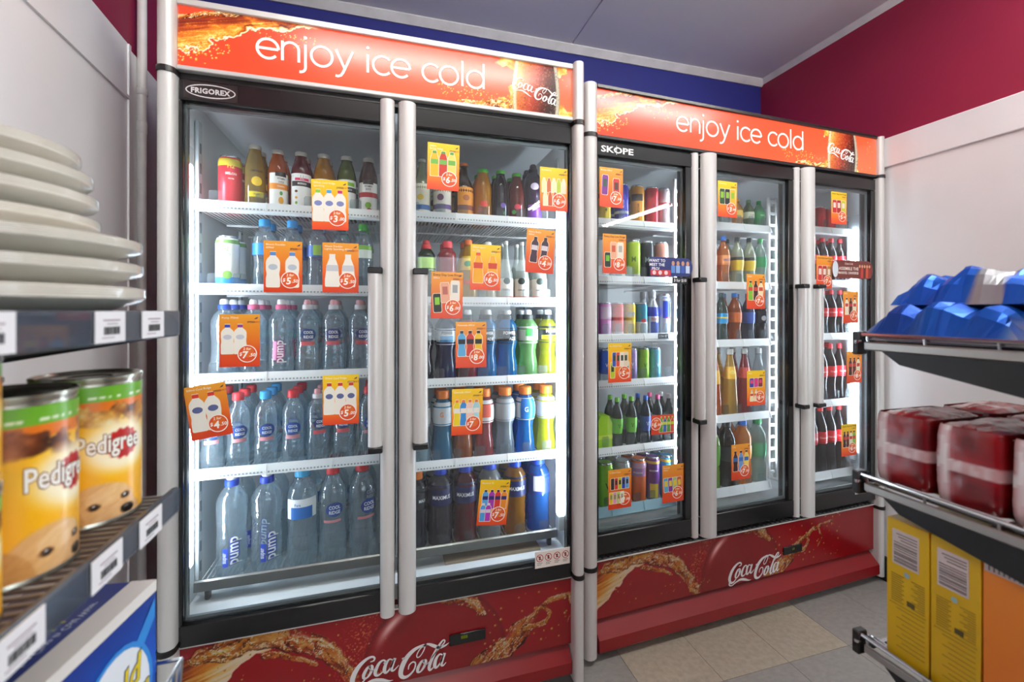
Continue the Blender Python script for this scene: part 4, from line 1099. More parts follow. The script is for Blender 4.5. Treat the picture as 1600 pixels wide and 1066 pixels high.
    'coke': ('cola', '#2a1410', '#d8222c', [(.44, .62, '#c4202a', None)], [('Coca-Cola', .53, .42, '#f4ece8', 8, 0)], [], 'cola bottle with red cap'),
}
# which cans are slimmer etc. comes from the row tables


def profile_at(prof, h, r, z):
    t = z / h
    for (a, ra), (b, rb2) in zip(prof[:-1], prof[1:]):
        if a <= t <= b: return r * (ra + (rb2 - ra) * (t - a) / max(b - a, 1e-9))
    return r * prof[-1][1]


_var = {}


def variant_meshes(key, r, h):
    """meshes of one drink: list of (part name, mesh)"""
    k = (key, round(r, 4), round(h, 4))
    if k in _var: return _var[k]
    kind, body, cap, labels, words, discs, look = V[key]
    prof = PROF[kind]; out = []
    seg = 24 if r > .022 else 18
    P = [(r * b, h * a) for a, b in prof]
    if kind in ('water', 'pump'):         # moulded ribs
        Q = []
        for i in range(len(P) - 1):
            Q.append(P[i]); z0, z1 = P[i][1], P[i + 1][1]
            n = int((z1 - z0) / (h * .022))
            for j in range(1, n):
                t = j / n; rr = P[i][0] + (P[i + 1][0] - P[i][0]) * t
                Q.append((rr * (1 - (.025 if j % 2 else 0)), z0 + (z1 - z0) * t))
        Q.append(P[-1]); Pm = Q
    else: Pm = P
    bm = liquid_mat(body)
    out.append(('body', MB().lathe(Pm, seg).mesh('body', bm)))
    if kind == 'can':
        lid = MB().lathe([(r * .83, h * 1.0), (r * .80, h * 1.004), (r * .76, h * .985), (r * .2, h * .985), (0.0001, h * .985)], seg, capb=False, capt=False)
        lid.box(-r * .18, r * .18, -r * .1, r * .5, h * .986, h * .992)
        out.append(('lid', lid.mesh('lid', solid('#c4c8cc', .25, .9))))
        rimb = MB().lathe([(r * .86, h * .958), (r * .875, h * .965), (r * .86, h * .995), (r * .83, h * 1.001)], seg, capb=False, capt=False)
        out.append(('rim', rimb.mesh('rim', solid('#c4c8cc', .25, .9))))
    else:
        a, b, cr, style = CAPS[kind]
        if style == 'spout':
            c1, c2 = cap
            z0, z1 = h * a, h * (a + (b - a) * .48)
            out.append(('collar', MB().lathe([(r * cr, z0), (r * cr * 1.04, z0 + .002), (r * cr * 1.0, z1 - .002), (r * cr * .9, z1)], 18, wob=.03).mesh('collar', solid(c1, .4))))
            out.append(('spout', MB().lathe([(r * cr * .72, z1), (r * cr * .78, z1 + .003), (r * cr * .72, h - .004), (r * cr * .5, h)], 16).mesh('spout', solid(c2, .4))))
        elif style == 'screw':
            out.append(('cap', MB().lathe([(r * cr, h * a), (r * cr * 1.02, h * a + .001), (r * cr, h - .003), (r * cr * .86, h)], 28, wob=.035).mesh('cap', solid(cap, .4))))
            out.append(('neck_ring', MB().lathe([(r * cr * .8, h * a - .005), (r * cr * 1.08, h * a - .0035), (r * cr * 1.08, h * a - .0015), (r * cr * .8, h * a)], 18).mesh('neck_ring', bm)))
        else:
            out.append(('cap', MB().lathe([(r * cr, h * a), (r * cr * 1.03, h * a + .0015), (r * cr * 1.0, h - .002), (r * cr * .93, h)], 22).mesh('cap', solid(cap, .3, .55))))
    for i, (z0, z1, c, ha) in enumerate(labels):
        off = r * (.012 + .008 * i)
        if ha == -1: a0, a1 = -32 * D2R, -12 * D2R
        elif ha: a0, a1 = (-ha + 8) * D2R, (ha + 8) * D2R
        else: a0, a1 = 0, 2 * math.pi
        n = 4 if kind != 'gator' else 8
        pr = [(profile_at(prof, h, r, h * (z0 + (z1 - z0) * t / n)) + off, h * (z0 + (z1 - z0) * t / n)) for t in range(n + 1)]
        lab = MB().lathe(pr, seg if not ha else 12, capb=False, capt=False, a0=a0, a1=a1)
        out.append(('label_band', lab.mesh('label_band', solid(c, .35))))
    offd = r * (.014 + .008 * len(labels))
    for (z, rx, rz, c, deg) in discs:
        n = 20; vv = [(0.0, 0.0)]; ff = [(0, 1 + i, 1 + (i + 1) % n) for i in range(n)]
        for j in (1, 2, 3): vv += [(rx * r * j / 3 * math.cos(2 * math.pi * i / n), rz * r * j / 3 * math.sin(2 * math.pi * i / n)) for i in range(n)]
        for j in (0, 1): ff += [(1 + j * n + i, 1 + (j + 1) * n + i, 1 + (j + 1) * n + (i + 1) % n, 1 + j * n + (i + 1) % n) for i in range(n)]
        R0 = profile_at(prof, h, r, h * z) + offd; m = MB()
        def onto(x, y):
            ra = profile_at(prof, h, r, h * z + y) + offd
            return (ra * math.sin(deg * D2R + x / R0), -ra * math.cos(deg * D2R + x / R0), h * z + y)
        m.flat(vv, ff, onto)
        out.append(('emblem', m.mesh('emblem', solid(c, .4)))); 
    if discs: offd += r * .012
    for wi, (s, z, size, c, deg, turned, *bo) in enumerate(words):
        offd += r * .003
        v, f = text2d(s, size * r, bo[0] if bo else .014, 0, .82)
        if turned: v = [(-y, x) for x, y in v]
        m = MB(); R0 = profile_at(prof, h, r, h * z) + offd
        def put(x, y):
            ra = max(profile_at(prof, h, r, h * z + y) + offd, R0 * .8)
            return (ra * math.sin(deg * D2R + x / R0), -ra * math.cos(deg * D2R + x / R0), h * z + y)
        m.flat(v, f, put); out.append(('lettering', m.mesh('lettering', solid(c, .45), False)))
    _var[k] = out
    return out


ORD = ['first', 'second', 'third', 'fourth', 'fifth', 'sixth', 'seventh', 'eighth']
DOORS = {'D1': 'leftmost door', 'D2': 'second door', 'D3': 'third door', 'D4': 'fourth door', 'D5': 'rightmost door'}
DRINKROOT = {}
KINDNAME = {'can': 'drink_can', 'water': 'water_bottle', 'pump': 'water_bottle', 'juice': 'juice_bottle', 'stubby': 'glass_bottle', 'slimglass': 'glass_bottle', 'alubottle': 'aluminium_bottle'}


def place_drink(fr, key, x, y, z, r, h, rot, row, idx, dn, sn, nshelf):
    kind = V[key][0]; look = V[key][6]
    shelfname = 'top shelf' if sn == 1 else ('bottom shelf' if sn == nshelf else ORD[sn - 1] + ' shelf')
    rowname = ('', ', second row', ', third row')[row]
    label = '%s, %s from left%s, %s, %s' % (look, ORD[idx], rowname, shelfname, DOORS[dn])
    cat = 'can' if kind == 'can' else 'bottle'
    if fr == 1: X, Y, yaw = F1_LOC[0] + x, F1_LOC[1] + y, 0
    else:
        c, s = math.cos(F2_YAW), math.sin(F2_YAW); X, Y, yaw = F2_LOC[0] + x * c - y * s, F2_LOC[1] + x * s + y * c, F2_YAW
    t = thing(KINDNAME.get(kind, 'drink_bottle'), label, cat, (X, Y, z), yaw + rot, 'drinks in the glass fridges')
    for pn, me in variant_meshes(key, r, h):
        obj(pn, me, t)
    return t


# rows: shelf -> (height, y of the row centre, rows deep, [(x mm, r mm, variant[, height])])
ROWS = {
    'D1S1': (.196, 2, [(67, 31, 'melon', .165), (134, 28, 'lemonade', .205), (196, 28, 'pineapple'), (261, 29, 'brekko'), (326, 30, 'mango'), (394, 29, 'lunch'), (460, 29, 'apple')]),
    'D1S2': (.222, 2, [(60, 31, 'coco', .165), (159, 32, 'franklin'), (236, 32, 'franklin'), (308, 32, 'franklight'), (377, 30, 'plainwater'), (444, 29, 'frankgreen')]),
    'D1S3': (.236, 3, [(50, 36, 'pumpblue'), (128, 35, 'pumppink'), (204, 35, 'pumppink'), (279, 34, 'ridgesport'), (355, 35, 'ridgesport'), (433, 35, 'ridgesport')]),
    'D1S4': (.226, 3, [(20, 31, 'ridgered'), (88, 31, 'ridgered'), (162, 32, 'ridgeblue'), (238, 32, 'ridgered'), (308, 32, 'ridgesport'), (384, 33, 'ridgesport'), (460, 31, 'ridgered')]),
    'D1S5': (.300, 2, [(68, 42, 'superpump'), (163, 43, 'superpump'), (262, 45, 'bigfranklin'), (352, 41, 'bigridge'), (441, 43, 'bigridge')]),
    'D2S1': (.182, 2, [(630, 29, 'lemonlime', .205), (699, 33, 'passion', .195), (772, 33, 'ginger', .205), (839, 31, 'orangejuice', .19), (901, 27, 'darkjuice', .19), (960, 28, 'redjuice', .185), (1023, 31, 'blackcurrant', .225)]),
    'D2S2': (.212, 2, [(645, 30, 'monsterbottle'), (715, 31, 'redenergy'), (787, 33, 'icetea', .22), (856, 30, 'whiteice', .215), (920, 26, 'kombucha', .22), (979, 26, 'kombucha', .22), (1046, 27, 'kombucha', .22)]),
    'D2S3': (.246, 2, [(636, 33, 'powerpurple'), (712, 34, 'powernavy'), (786, 33, 'powerred'), (856, 33, 'powerblue'), (928, 36, 'powerblue'), (1005, 36, 'powergreen'), (1080, 35, 'poweryellow')]),
    'D2S4': (.238, 2, [(626, 32, 'gatorpale'), (700, 33, 'gatorblue'), (771, 33, 'gatororange'), (844, 34, 'gatorred'), (919, 35, 'gatorgrey'), (994, 35, 'gatordeep'), (1074, 35, 'gatoryellow')]),
    'D2S5': (.262, 2, [(614, 33, 'maxorange', .255), (692, 41, 'maxdark'), (778, 41, 'maxred'), (865, 41, 'maxclear'), (957, 40, 'maxamber'), (1046, 42, 'maxblue')]),
    'D3S1': (.172, 1, [(40, 27, 'canyellow'), (115, 27, 'canyellow'), (195, 28, 'canviolet'), (267, 28, 'canorange'), (335, 27, 'canred'), (394, 26, 'cansilver')]),
    'D3S2': (.168, 1, [(30, 27, 'canwhite'), (106, 27, 'canwhite'), (178, 28, 'canlime'), (249, 27, 'canlime'), (313, 28, 'canblack'), (384, 28, 'canpink')]),
    'D3S3': (.142, 1, [(10, 23, 'slimmagenta'), (64, 23, 'slimmagenta'), (119, 23, 'slimpink'), (174, 24, 'slimcoral'), (229, 23, 'slimyellow'), (284, 23, 'slimteal'), (337, 26, 'bullbottle', .19), (397, 27, 'bullcan', .178)]),
    'D3S4': (.136, 1, [(10, 22, 'slimblue'), (63, 22, 'slimblue'), (118, 22, 'slimblue'), (177, 22, 'slimblue'), (237, 22, 'slimpurple'), (293, 22, 'slimgreen'), (349, 22, 'slimaqua')]),
    'D3S5': (.198, 2, [(30, 22, 'vgreen'), (171, 23, 'vgreen'), (236, 23, 'vgreen'), (302, 22, 'vblue'), (360, 22, 'vpink'), (414, 21, 'vwhite')]),
    'D3S6': (.172, 2, [(44, 31, 'bigcangreen'), (122, 31, 'bigcangreen'), (199, 31, 'bigcansilver'), (273, 31, 'rockorange'), (340, 29, 'rockpurple'), (406, 28, 'rockblue')]),
    'D4S1': (.140, 1, [(560, 24, 'shortblue'), (632, 24, 'shortblue'), (705, 24, 'shortblue'), (776, 24, 'shortorange'), (840, 24, 'shortgreen'), (900, 24, 'sprite')]),
    'D4S2': (.222, 1, [(555, 28, 'fanta'), (632, 28, 'fanta'), (703, 27, 'fanta'), (780, 27, 'solo'), (848, 27, 'solo'), (910, 26, 'spritebottle')]),
    'D4S3': (.220, 1, [(540, 28, 'mountain'), (620, 28, 'mountain'), (692, 27, 'mountain'), (767, 29, 'orangefizz'), (843, 28, 'bluefizz'), (913, 27, 'pepsi')]),
    'D4S4': (.292, 1, [(575, 31, 'orangesch'), (655, 31, 'orangesch'), (744, 32, 'lemonsch'), (824, 30, 'redsch'), (905, 31, 'clearsch')]),
    'D4S5': (.285, 1, [(560, 38, 'bigdew'), (645, 38, 'bigdew'), (730, 37, 'bigcola'), (820, 38, 'bigorange'), (904, 36, 'bigsprite')]),
    'D5S1': (.125, 1, [(1140, 25, 'cokecan'), (1208, 25, 'cokecan'), (1277, 25, 'cokecan'), (1345, 25, 'cokecan')]),
    'D5S2': (.225, 1, [(1180, 26, 'coke'), (1238, 26, 'coke'), (1296, 26, 'coke'), (1354, 26, 'coke'), (1413, 25, 'coke')]),
    'D5S3': (.225, 1, [(1180, 26, 'coke'), (1238, 26, 'coke'), (1296, 26, 'coke'), (1354, 26, 'coke'), (1413, 25, 'coke')]),
    'D5S4': (.276, 1, [(1166, 28, 'coke'), (1228, 28, 'coke'), (1290, 28, 'coke'), (1351, 28, 'coke'), (1412, 27, 'coke')]),
    'D5S5': (.312, 1, [(1160, 30, 'coke'), (1224, 30, 'coke'), (1287, 30, 'coke'), (1349, 30, 'coke'), (1411, 29, 'coke')]),
}
for key, (h0, deep, items) in ROWS.items():
    dn, sn = key[:2], int(key[3]); fr = 1 if dn in ('D1', 'D2') else 2
    zs = (SH1 if fr == 1 else SH2)[key]; nshelf = 6 if dn == 'D3' else 5
    if key in ('D3S1', 'D3S2', 'D3S3', 'D3S4', 'D4S2', 'D4S3', 'D4S5', 'D5S2', 'D5S3', 'D5S4', 'D5S5', 'D4S4'): deep = max(deep, 2)
    for row in range(deep):
        for i, it in enumerate(items):
            r = it[1] / 1000; h = it[3] if len(it) > 3 else h0
            y = (YF1 if fr == 1 else YF2) + .020 + r + row * (2 * r + .006)
            if fr == 1: y += .004
            rot = (rnd.uniform(-.25, .25) if row == 0 else rnd.uniform(-1.5, 1.5))
            rot += -.8 * math.atan2(F1_LOC[0] + it[0] / 1000, F1_LOC[1] + y) if fr == 1 else -.5
            dx = 0 if row == 0 else rnd.uniform(-.002, .002)
            place_drink(fr, it[2], it[0] / 1000 + dx, y, zs, r, h, rot, row, i, dn, sn, nshelf)

# lime multipack carton on the fifth shelf of the third door
c_, s_ = math.cos(F2_YAW), math.sin(F2_YAW)
def f2(x, y): return (F2_LOC[0] + x * c_ - y * s_, F2_LOC[1] + x * s_ + y * c_)
cx = thing('drink_carton', 'lime green multipack carton at the left of fifth shelf, third door', 'carton', (*f2(.104, .145), SH2['D3S5']), F2_YAW)
MB().prism([(-.033, 0), (.033, 0), (.033, .105), (.018, .135), (-.018, .135), (-.033, .105)], -.028, .05).build('carton_body', solid('#a8d820', .4), cx, smooth=False)
MB().box(-.033, .0335, -.0288, .0505, .045, .060).build('stripe', solid('#d8ec50', .4), cx)


# ================================================================== PRICE CARDS ON THE GLASS
CW, CH = .096, .141
GRAD = {'y': [(0, '#e2451c'), (.12, '#ea5a1e'), (.45, '#f39a1c'), (.8, '#f7c41c'), (1, '#f4cf1e')],
        'o': [(0, '#d8401c'), (.3, '#e0551e'), (.7, '#ea8a24'), (1, '#efa430')],
        'r': [(0, '#d8421f'), (1, '#dc4a22')]}
def card_mat(st, h): return ramp_mat('card_%s_%.3f' % (st, h), GRAD[st], 2, .35, 1 / h, .5)


def silhouette(kind, w, h, cx, cz, tilt=0):
    pr = PROF[kind]; pts = [(w / 2 * r, h * (t - .5)) for t, r in pr]
    if kind != 'can': pts += [(w / 2 * .42, h * .5)]
    poly = pts + [(-a, b) for a, b in pts[::-1]]
    c, s = math.cos(tilt * D2R), math.sin(tilt * D2R)
    poly = [(cx + a * c - b * s, cz + a * s + b * c) for a, b in poly]
    n = len(pts); f = [(i, i + 1, 2 * n - 2 - i, 2 * n - 1 - i) for i in range(n - 1)]
    return poly, f


_cmesh = {}


def card(fr, x, z, tilt, style, pics, price, head, label, size=(CW, CH), y=.0048, badge=(.018, -.036), landscape=False, two='2 for', two_line=None):
    w_, h_ = size
    if fr == 1: loc = (F1_LOC[0] + x, F1_LOC[1] + y, E_ + z); yaw = 0
    else: q = f2(x, y); loc = (q[0], q[1], E_ + z); yaw = F2_YAW
    t = thing('price_card', label, 'price card', loc, yaw, 'price cards on the fridge doors'); t.rotation_euler = (0, tilt * D2R, yaw)
    k = ('card', style, size)
    if k not in _cmesh: _cmesh[k] = MB().cbox(-w_ / 2, w_ / 2, -.0003, .0003, -h_ / 2, h_ / 2, .0001).mesh('card_sheet', card_mat(style, h_), False)
    obj('card_sheet', _cmesh[k], t)
    mats = []; b = MB()
    def mi(c):
        m = solid(c, .4)
        if m not in mats: mats.append(m)
        return mats.index(m)
    dep = [-.0007]
    def lay(vf, c): b.flat(vf[0], vf[1], lambda a, e, d=dep[0]: (a, d, e), mi(c)); dep[0] -= .00004
    for (kind, pw, ph, px, pz, col, capc, lab, tl) in pics:
        lay(silhouette(kind, pw + .003, ph + .003, px, pz, tl), '#f6ead0')
        lay(silhouette(kind, pw, ph, px, pz, tl), col)
        c, s = math.cos(tl * D2R), math.sin(tl * D2R)
        def rot(vf): return [(px + a * c - e * s, pz + a * s + e * c) for a, e in vf[0]], vf[1]
        if lab: lay(rot((disc2d(0, ph * .07, pw * .36, ph * .085, 16) if kind in ('water', 'pump') else rect2d(-pw * .44, pw * .44, -ph * .02, ph * .17)) if kind != 'can' else rect2d(-pw * .3, pw * .3, -ph * .1, ph * .3)), lab)
        if capc and kind != 'can': lay(rot(rect2d(-pw * .22, pw * .22, ph * .40, ph * .50)), capc)
    b.build('picture', mats, t, smooth=False)
    mats = []; b = MB(); dep = [-.0016]
    bx, bz = badge; br = .0235
    lay(disc2d(bx, bz, br), '#fbf1e2'); lay(disc2d(bx, bz, br * .90), '#dd4f22'); lay(disc2d(bx + .002, bz + .004, br * .6), '#e26a26')
    big, small = price
    lay(move2(text2d('$', .013, .02, .1), bx - .0155, bz - .001), '#fff8ee')
    lay(move2(text2d(big, .026, .03, .1), bx - .004, bz - .003), '#fff8ee')
    if small: lay(move2(text2d('.' + small, .0125, .02, .1), bx + .0125, bz - .003), '#fff8ee')
    if two: lay(move2(text2d(two, .0095, .02, .15), bx, bz + .0135), '#fff3d8')
    b.build('price_roundel', mats, t, smooth=False)
    if head:
        mats = []; b = MB(); dep = [-.0009]
        for i, ln in enumerate(head):
            dark = ln.startswith('Every')
            vf = text2d(ln, .0098 if dark else .0078, .012 if dark else .008)
            wd = max(a for a, _ in vf[0]); vf = ([(a + wd - w_ / 2 + .006, e + h_ / 2 - .010 - i * .0085) for a, e in vf[0]], vf[1])
            lay(vf, '#5a1c10' if dark else '#fdf2d2')
        b.build('headline', mats, t, smooth=False); mats = []; b = MB()
        lay(move2(text2d('SPEED', .0066, .012, .2, 1.1), w_ / 2 - .021, h_ / 2 - .021), '#2a2030'); lay(move2(text2d('WAY', .0066, .012, .2, 1.1), w_ / 2 - .0075, h_ / 2 - .021), '#c0341c')
        lay(([(w_ / 2 - .014, h_ / 2 - .014), (w_ / 2 - .006, h_ / 2 - .012), (w_ / 2 - .004, h_ / 2 - .007), (w_ / 2 - .010, h_ / 2 - .010)], [(0, 1, 2, 3)]), '#3a3a50')
        b.build('brand_mark', mats, t, smooth=False)
    return t


def move2(vf, dx, dz): return [(a + dx, b + dz) for a, b in vf[0]], vf[1]


def pic(kind, col, n, capc=None, lab=None, w=.024, h=.085, x0=-.03, dx=.026, z=-.008, tl=0, cols=None, caps=None):
    return [(kind, w, h, x0 + dx * i, z, cols[i] if cols else col, caps[i] if caps else capc, lab, tl) for i in range(n)]


WB = '#f1ede0'
CARDS = [
    (1, .363, .299, -1, 'y', pic('water', WB, 3, lab='#7a86b8', w=.028, h=.088, x0=-.031, dx=.029, z=-.002, caps=['#8cc83c', '#3aa0d8', '#c82a6a']), ('3', '00'), ['500ml Cool Ridge', 'Sparkling'], 'yellow card with three white bottles, between top and second shelves, leftmost door'),
    (1, .243, .121, 0, 'o', pic('water', WB, 2, '#5a8ac8', '#b8c4cc', w=.032, h=.096, x0=-.025, dx=.048), ('5', '50'), ['Mount Franklin', '600ml'], 'orange card with two blue-capped bottles, second shelf, leftmost door'),
    (1, .391, .122, 0, 'o', pic('pear', WB, 2, '#eeeae0', '#c8ccd0', w=.036, h=.090, x0=-.022, dx=.042), ('5', '50'), ['Mount Franklin', 'Lightly Sparkling 450ml'], 'orange card with two flared bottles, second shelf, leftmost door'),
    (1, .138, -.080, 0, 'o', pic('pump', WB, 2, '#3a4a9a', '#c8ccd4', w=.028, h=.078, x0=-.029, dx=.030, z=.004, caps=['#2c3c9c', '#8a3a8a']), ('7', '50'), ['Pump 750ml'], 'orange card with two sport-capped bottles, third shelf, leftmost door'),
    (1, .065, -.265, -8, 'o', pic('water', WB, 2, '#d83a2a', '#5a6290', w=.034, h=.098, x0=-.024, dx=.036, z=0), ('4', '50'), ['500ml Cool Ridge'], 'tilted orange card with two red-capped bottles, fourth shelf, leftmost door'),
    (1, .392, -.253, 0, 'y', pic('pump', WB, 3, '#c83a2a', '#5a6290', w=.027, h=.088, x0=-.031, dx=.029, z=.004), ('5', '00'), ['750ml Cool Ridge'], 'yellow card with three white bottles, fourth shelf, leftmost door'),
    (1, .682, .436, 1, 'y', pic('juice', '#f0b428', 3, '#4f9a3c', '#6ab04a', w=.024, h=.076, x0=-.027, dx=.026, z=.008, cols=['#f0b81e', '#c8341e', '#f2d468']), ('6', '50'), ['300ml', 'Spring Valley'], 'yellow card with three juice bottles, above top shelf, second door'),
    (1, 1.040, .395, 0, 'y', pic('juice', '#f0d468', 5, w=.014, h=.046, x0=-.034, dx=.017, z=.012, cols=['#efe0a8', '#c86a3a', '#f0e4b0', '#b8c83c', '#efe2c0']) + pic('juice', '#e8b450', 4, w=.014, h=.044, x0=-.030, dx=.017, z=-.032, cols=['#f0e0b8', '#c85a2a', '#d8483a', '#f0d8a0']), ('6', '50'), ['', 'Cordial'][:0] or ['Bundaberg'], 'yellow card with nine small bottles, right end of top shelf, second door'),
    (1, .993, .192, 3, 'o', pic('sport', '#3a2434', 2, '#1c1c20', '#d8d0d4', w=.024, h=.082, x0=-.020, dx=.034, z=.004, tl=-4), ('4', '50'), ['Ribena Bottle', '500ml'], 'orange card with two dark bottles, below top shelf, second door'),
    (1, .813, .135, 1, 'y', pic('pear', '#efaa1c', 2, '#e06a24', '#c8401e', w=.032, h=.094, x0=-.024, dx=.046, z=-.002, caps=['#e05a24', '#e8c83a']), ('6', '50'), ['500ml Lipton', 'Ice Tea'], 'yellow card with two amber bottles, second shelf, second door'),
    (1, .693, .047, 1, 'o', pic('can', '#20281c', 1, lab='#8cc83a', w=.024, h=.056, x0=-.029, z=-.024, tl=4) + pic('can', '#e8a888', 1, lab='#b86a5a', w=.026, h=.060, x0=-.006, z=.008, tl=4) + pic('can', '#efe8da', 1, lab='#9aa0a0', w=.026, h=.060, x0=.024, z=.014), ('6', '00'), ['Every Day Low Price', '500ml'], 'orange card with three energy cans, between second and third shelves, second door'),
    (1, .767, -.105, 0, 'o', pic('sport', '#4a9ad0', 3, '#20202a', '#1c1c22', w=.024, h=.078, x0=-.029, dx=.026, z=.004, cols=['#5aa8d8', '#c83a2a', '#f0c42a']), ('8', '00'), ['Powerade 600ml'], 'orange card with three sports drinks, third shelf, second door'),
    (1, .755, -.311, 1, 'y', pic('gator', '#f0d81e', 4, '#e87a2a', '#f0ece0', w=.020, h=.078, x0=-.032, dx=.020, z=-.002, cols=['#f0d81e', '#3a8ad0', '#f0cfc0', '#a8d8e0']), ('7', ''), ['Gatorade 600ml'], 'bright yellow card with four sports drinks, fourth shelf, second door'),
    (1, .838, -.600, 6, 'y', pic('maxi', '#5aa0d8', 4, '#2a2a3a', '#26286a', w=.019, h=.058, x0=-.028, dx=.020, z=.010, cols=['#5aa8e0', '#a83ab0', '#d83a2a', '#f0942a']) + pic('maxi', '#5aa0d8', 2, '#d8d8e0', '#d8d4e0', w=.017, h=.054, x0=-.032, dx=.017, z=-.030, cols=['#4aa0e0', '#b83ab8']), ('7', '50'), ['Maximus 1L'], 'tilted yellow card with six drinks, bottom shelf, second door'),
    (2, .064, .440, 0, 'o', pic('can', '#7a2a8a', 1, lab='#2c4a3a', w=.024, h=.07, x0=-.026, z=.008, tl=-3) + pic('can', '#c8302a', 1, lab='#4a2a20', w=.026, h=.066, x0=.020, z=.0), ('7', '50'), ['Mother 500ml'], 'orange card with purple and red cans, top shelf, third door'),
    (2, .077, .204, 0, 'o', pic('can', '#20281c', 1, lab='#6cb82a', w=.024, h=.052, x0=-.028, z=-.022) + pic('can', '#e8b08a', 1, lab='#c8583a', w=.024, h=.058, x0=-.004, z=.012) + pic('can', '#efe4d0', 1, lab='#b0b0a8', w=.024, h=.058, x0=.024, z=.012), ('8', '00'), ['Every Day Low Price'], 'orange card with three energy cans, second shelf, third door'),
    (2, .099, -.187, 0, 'y', pic('can', '#9ac42a', 2, lab='#2a3a2a', w=.018, h=.056, x0=-.030, dx=.060, z=-.026, cols=['#b8cc2a', '#bcd8c8']) + pic('can', '#e8e0c8', 4, lab='#3a4a3a', w=.018, h=.050, x0=-.022, dx=.0155, z=.012, cols=['#3a58b0', '#d8503a', '#efe8d4', '#e8dcc0']), ('5', '00'), ['4 x 250ml Cans'], 'yellow card with a fan of cans, fourth shelf, third door'),
    (2, .284, -.425, 1, 'r', pic('cola', '#4a8a2a', 4, '#8ac83a', '#c8d83a', w=.016, h=.056, x0=-.008, dx=.0165, z=0, cols=['#5a9a2a', '#3a6ab0', '#4a8a3a', '#c8503a']), ('6', '00'), None, 'red landscape card with four bottles, fifth shelf, third door'),
    (2, .099, -.641, 0, 'o', pic('can', '#e8e8e0', 5, lab='#2a2a2a', w=.014, h=.040, x0=-.030, dx=.0150, z=.020, cols=['#2a2a24', '#d83a2a', '#c8c82a', '#2a4ab0', '#5aa0d8']) + pic('can', '#e8e8e0', 4, lab='#8a9a6a', w=.014, h=.040, x0=-.036, dx=.0150, z=-.030, cols=['#e8c82a', '#e8a0c0', '#b8d86a', '#f0efe0']), ('9', '00'), ['V 500ml Cans'], 'orange card with two rows of cans, bottom shelf left, third door'),
    (2, .330, -.650, 0, 'o', pic('can', '#3a9ac8', 4, lab='#e8d03a', w=.020, h=.052, x0=-.032, dx=.020, z=-.004, cols=['#5aa8c8', '#8a3a9a', '#a8c88a', '#d85a3a'], tl=4), ('6', '50'), ['Rockstar', '500ml'], 'orange card with four tilted cans, bottom shelf right, third door'),
    (2, .589, .441, 0, 'y', pic('can', '#2a3a24', 3, lab='#8ab83a', w=.026, h=.060, x0=-.026, dx=.026, z=.010, cols=['#2a4a24', '#1c1c24', '#e8b42a']), ('3', '00'), ['375ml Cans'], 'yellow card with three soda cans, top shelf, fourth door'),
    (2, .735, .078, 0, 'o', pic('cola', '#8aa83a', 3, '#2a2a24', '#c8402a', w=.024, h=.078, x0=-.028, dx=.027, z=.004, cols=['#7ab82a', '#3a1c18', '#efe0b0']), ('7', '00'), ['600ml'], 'orange card with three soda bottles, below second shelf, fourth door'),
    (2, .737, -.314, 0, 'y', pic('can', '#3a4ab0', 3, lab='#d83a6a', w=.022, h=.036, x0=-.024, dx=.023, z=.022, cols=['#3a3a9a', '#c83a8a', '#7a2a20']) + pic('pear', '#efe0b0', 2, '#c8ccc0', '#c83a2a', w=.018, h=.044, x0=-.024, dx=.022, z=-.030), ('6', '50'), ['Combo'][:0] or ['450ml'], 'yellow card with snack packs and bottles, fourth shelf, fourth door'),
    (2, .657, -.605, 0, 'o', pic('cola', '#efe0b0', 3, '#2a2a30', '#3a6ab0', w=.024, h=.080, x0=-.028, dx=.028, z=.004, cols=['#3a1a18', '#6a9ad0', '#f0d860']), ('7', '50'), ['1.25L'], 'orange card with three soda bottles, bottom shelf, fourth door'),
    (2, 1.212, .453, 0, 'y', pic('can', '#c8241e', 3, lab='#efe0d0', w=.026, h=.056, x0=-.028, dx=.027, z=.006, cols=['#c8241e', '#a81c1c', '#c8c82a']), ('5', '00'), ['Every Day Low Price'], 'yellow card with red cans, top shelf, rightmost door'),
    (2, 1.122, .167, 1, 'o', pic('can', '#c8241e', 3, lab='#efe0d0', w=.026, h=.064, x0=-.026, dx=.027, z=-.004, cols=['#c8241e', '#a82c1c', '#b8782a']), ('7', '00'), ['Every Day Low Price'], 'orange card with red cans, second shelf, left edge of rightmost door'),
    (2, 1.286, .016, 0, 'o', pic('cola', '#efe4c8', 3, '#2a2a24', '#c83a2a', w=.022, h=.074, x0=-.026, dx=.025, z=.004, cols=['#efe4c8', '#3a1c18', '#e4e8c8']), ('7', '00'), ['600ml'], 'orange card with cola bottles, third shelf, rightmost door'),
    (2, 1.309, -.253, 0, 'o', pic('cola', '#3a1c18', 3, '#2a2a24', '#c83a2a', w=.022, h=.078, x0=-.026, dx=.025, z=.004, cols=['#3a1c18', '#5a2018', '#e4e8c8']), ('8', '00'), ['1L'], 'orange card with cola bottles, fourth shelf, rightmost door'),
    (2, 1.276, -.576, 0, 'y', pic('cola', '#3a1c18', 4, '#2a2a24', '#c83a2a', w=.020, h=.070, x0=-.030, dx=.020, z=.004, cols=['#3a1c18', '#5a2018', '#e4e8c8', '#7ab83a']), ('6', '00'), ['Every Day Low Price'], 'yellow card with four bottles, bottom shelf, rightmost door'),
]
for cd in CARDS:
    fr, x, z, tl, stl, pics, price, head, lab = cd
    if stl == 'r': card(fr, x, z, tl, stl, pics, price, head, lab, size=(.103, .072), badge=(-.031, .004))
    else: card(fr, x, z, tl, stl, pics, price, head, lab)


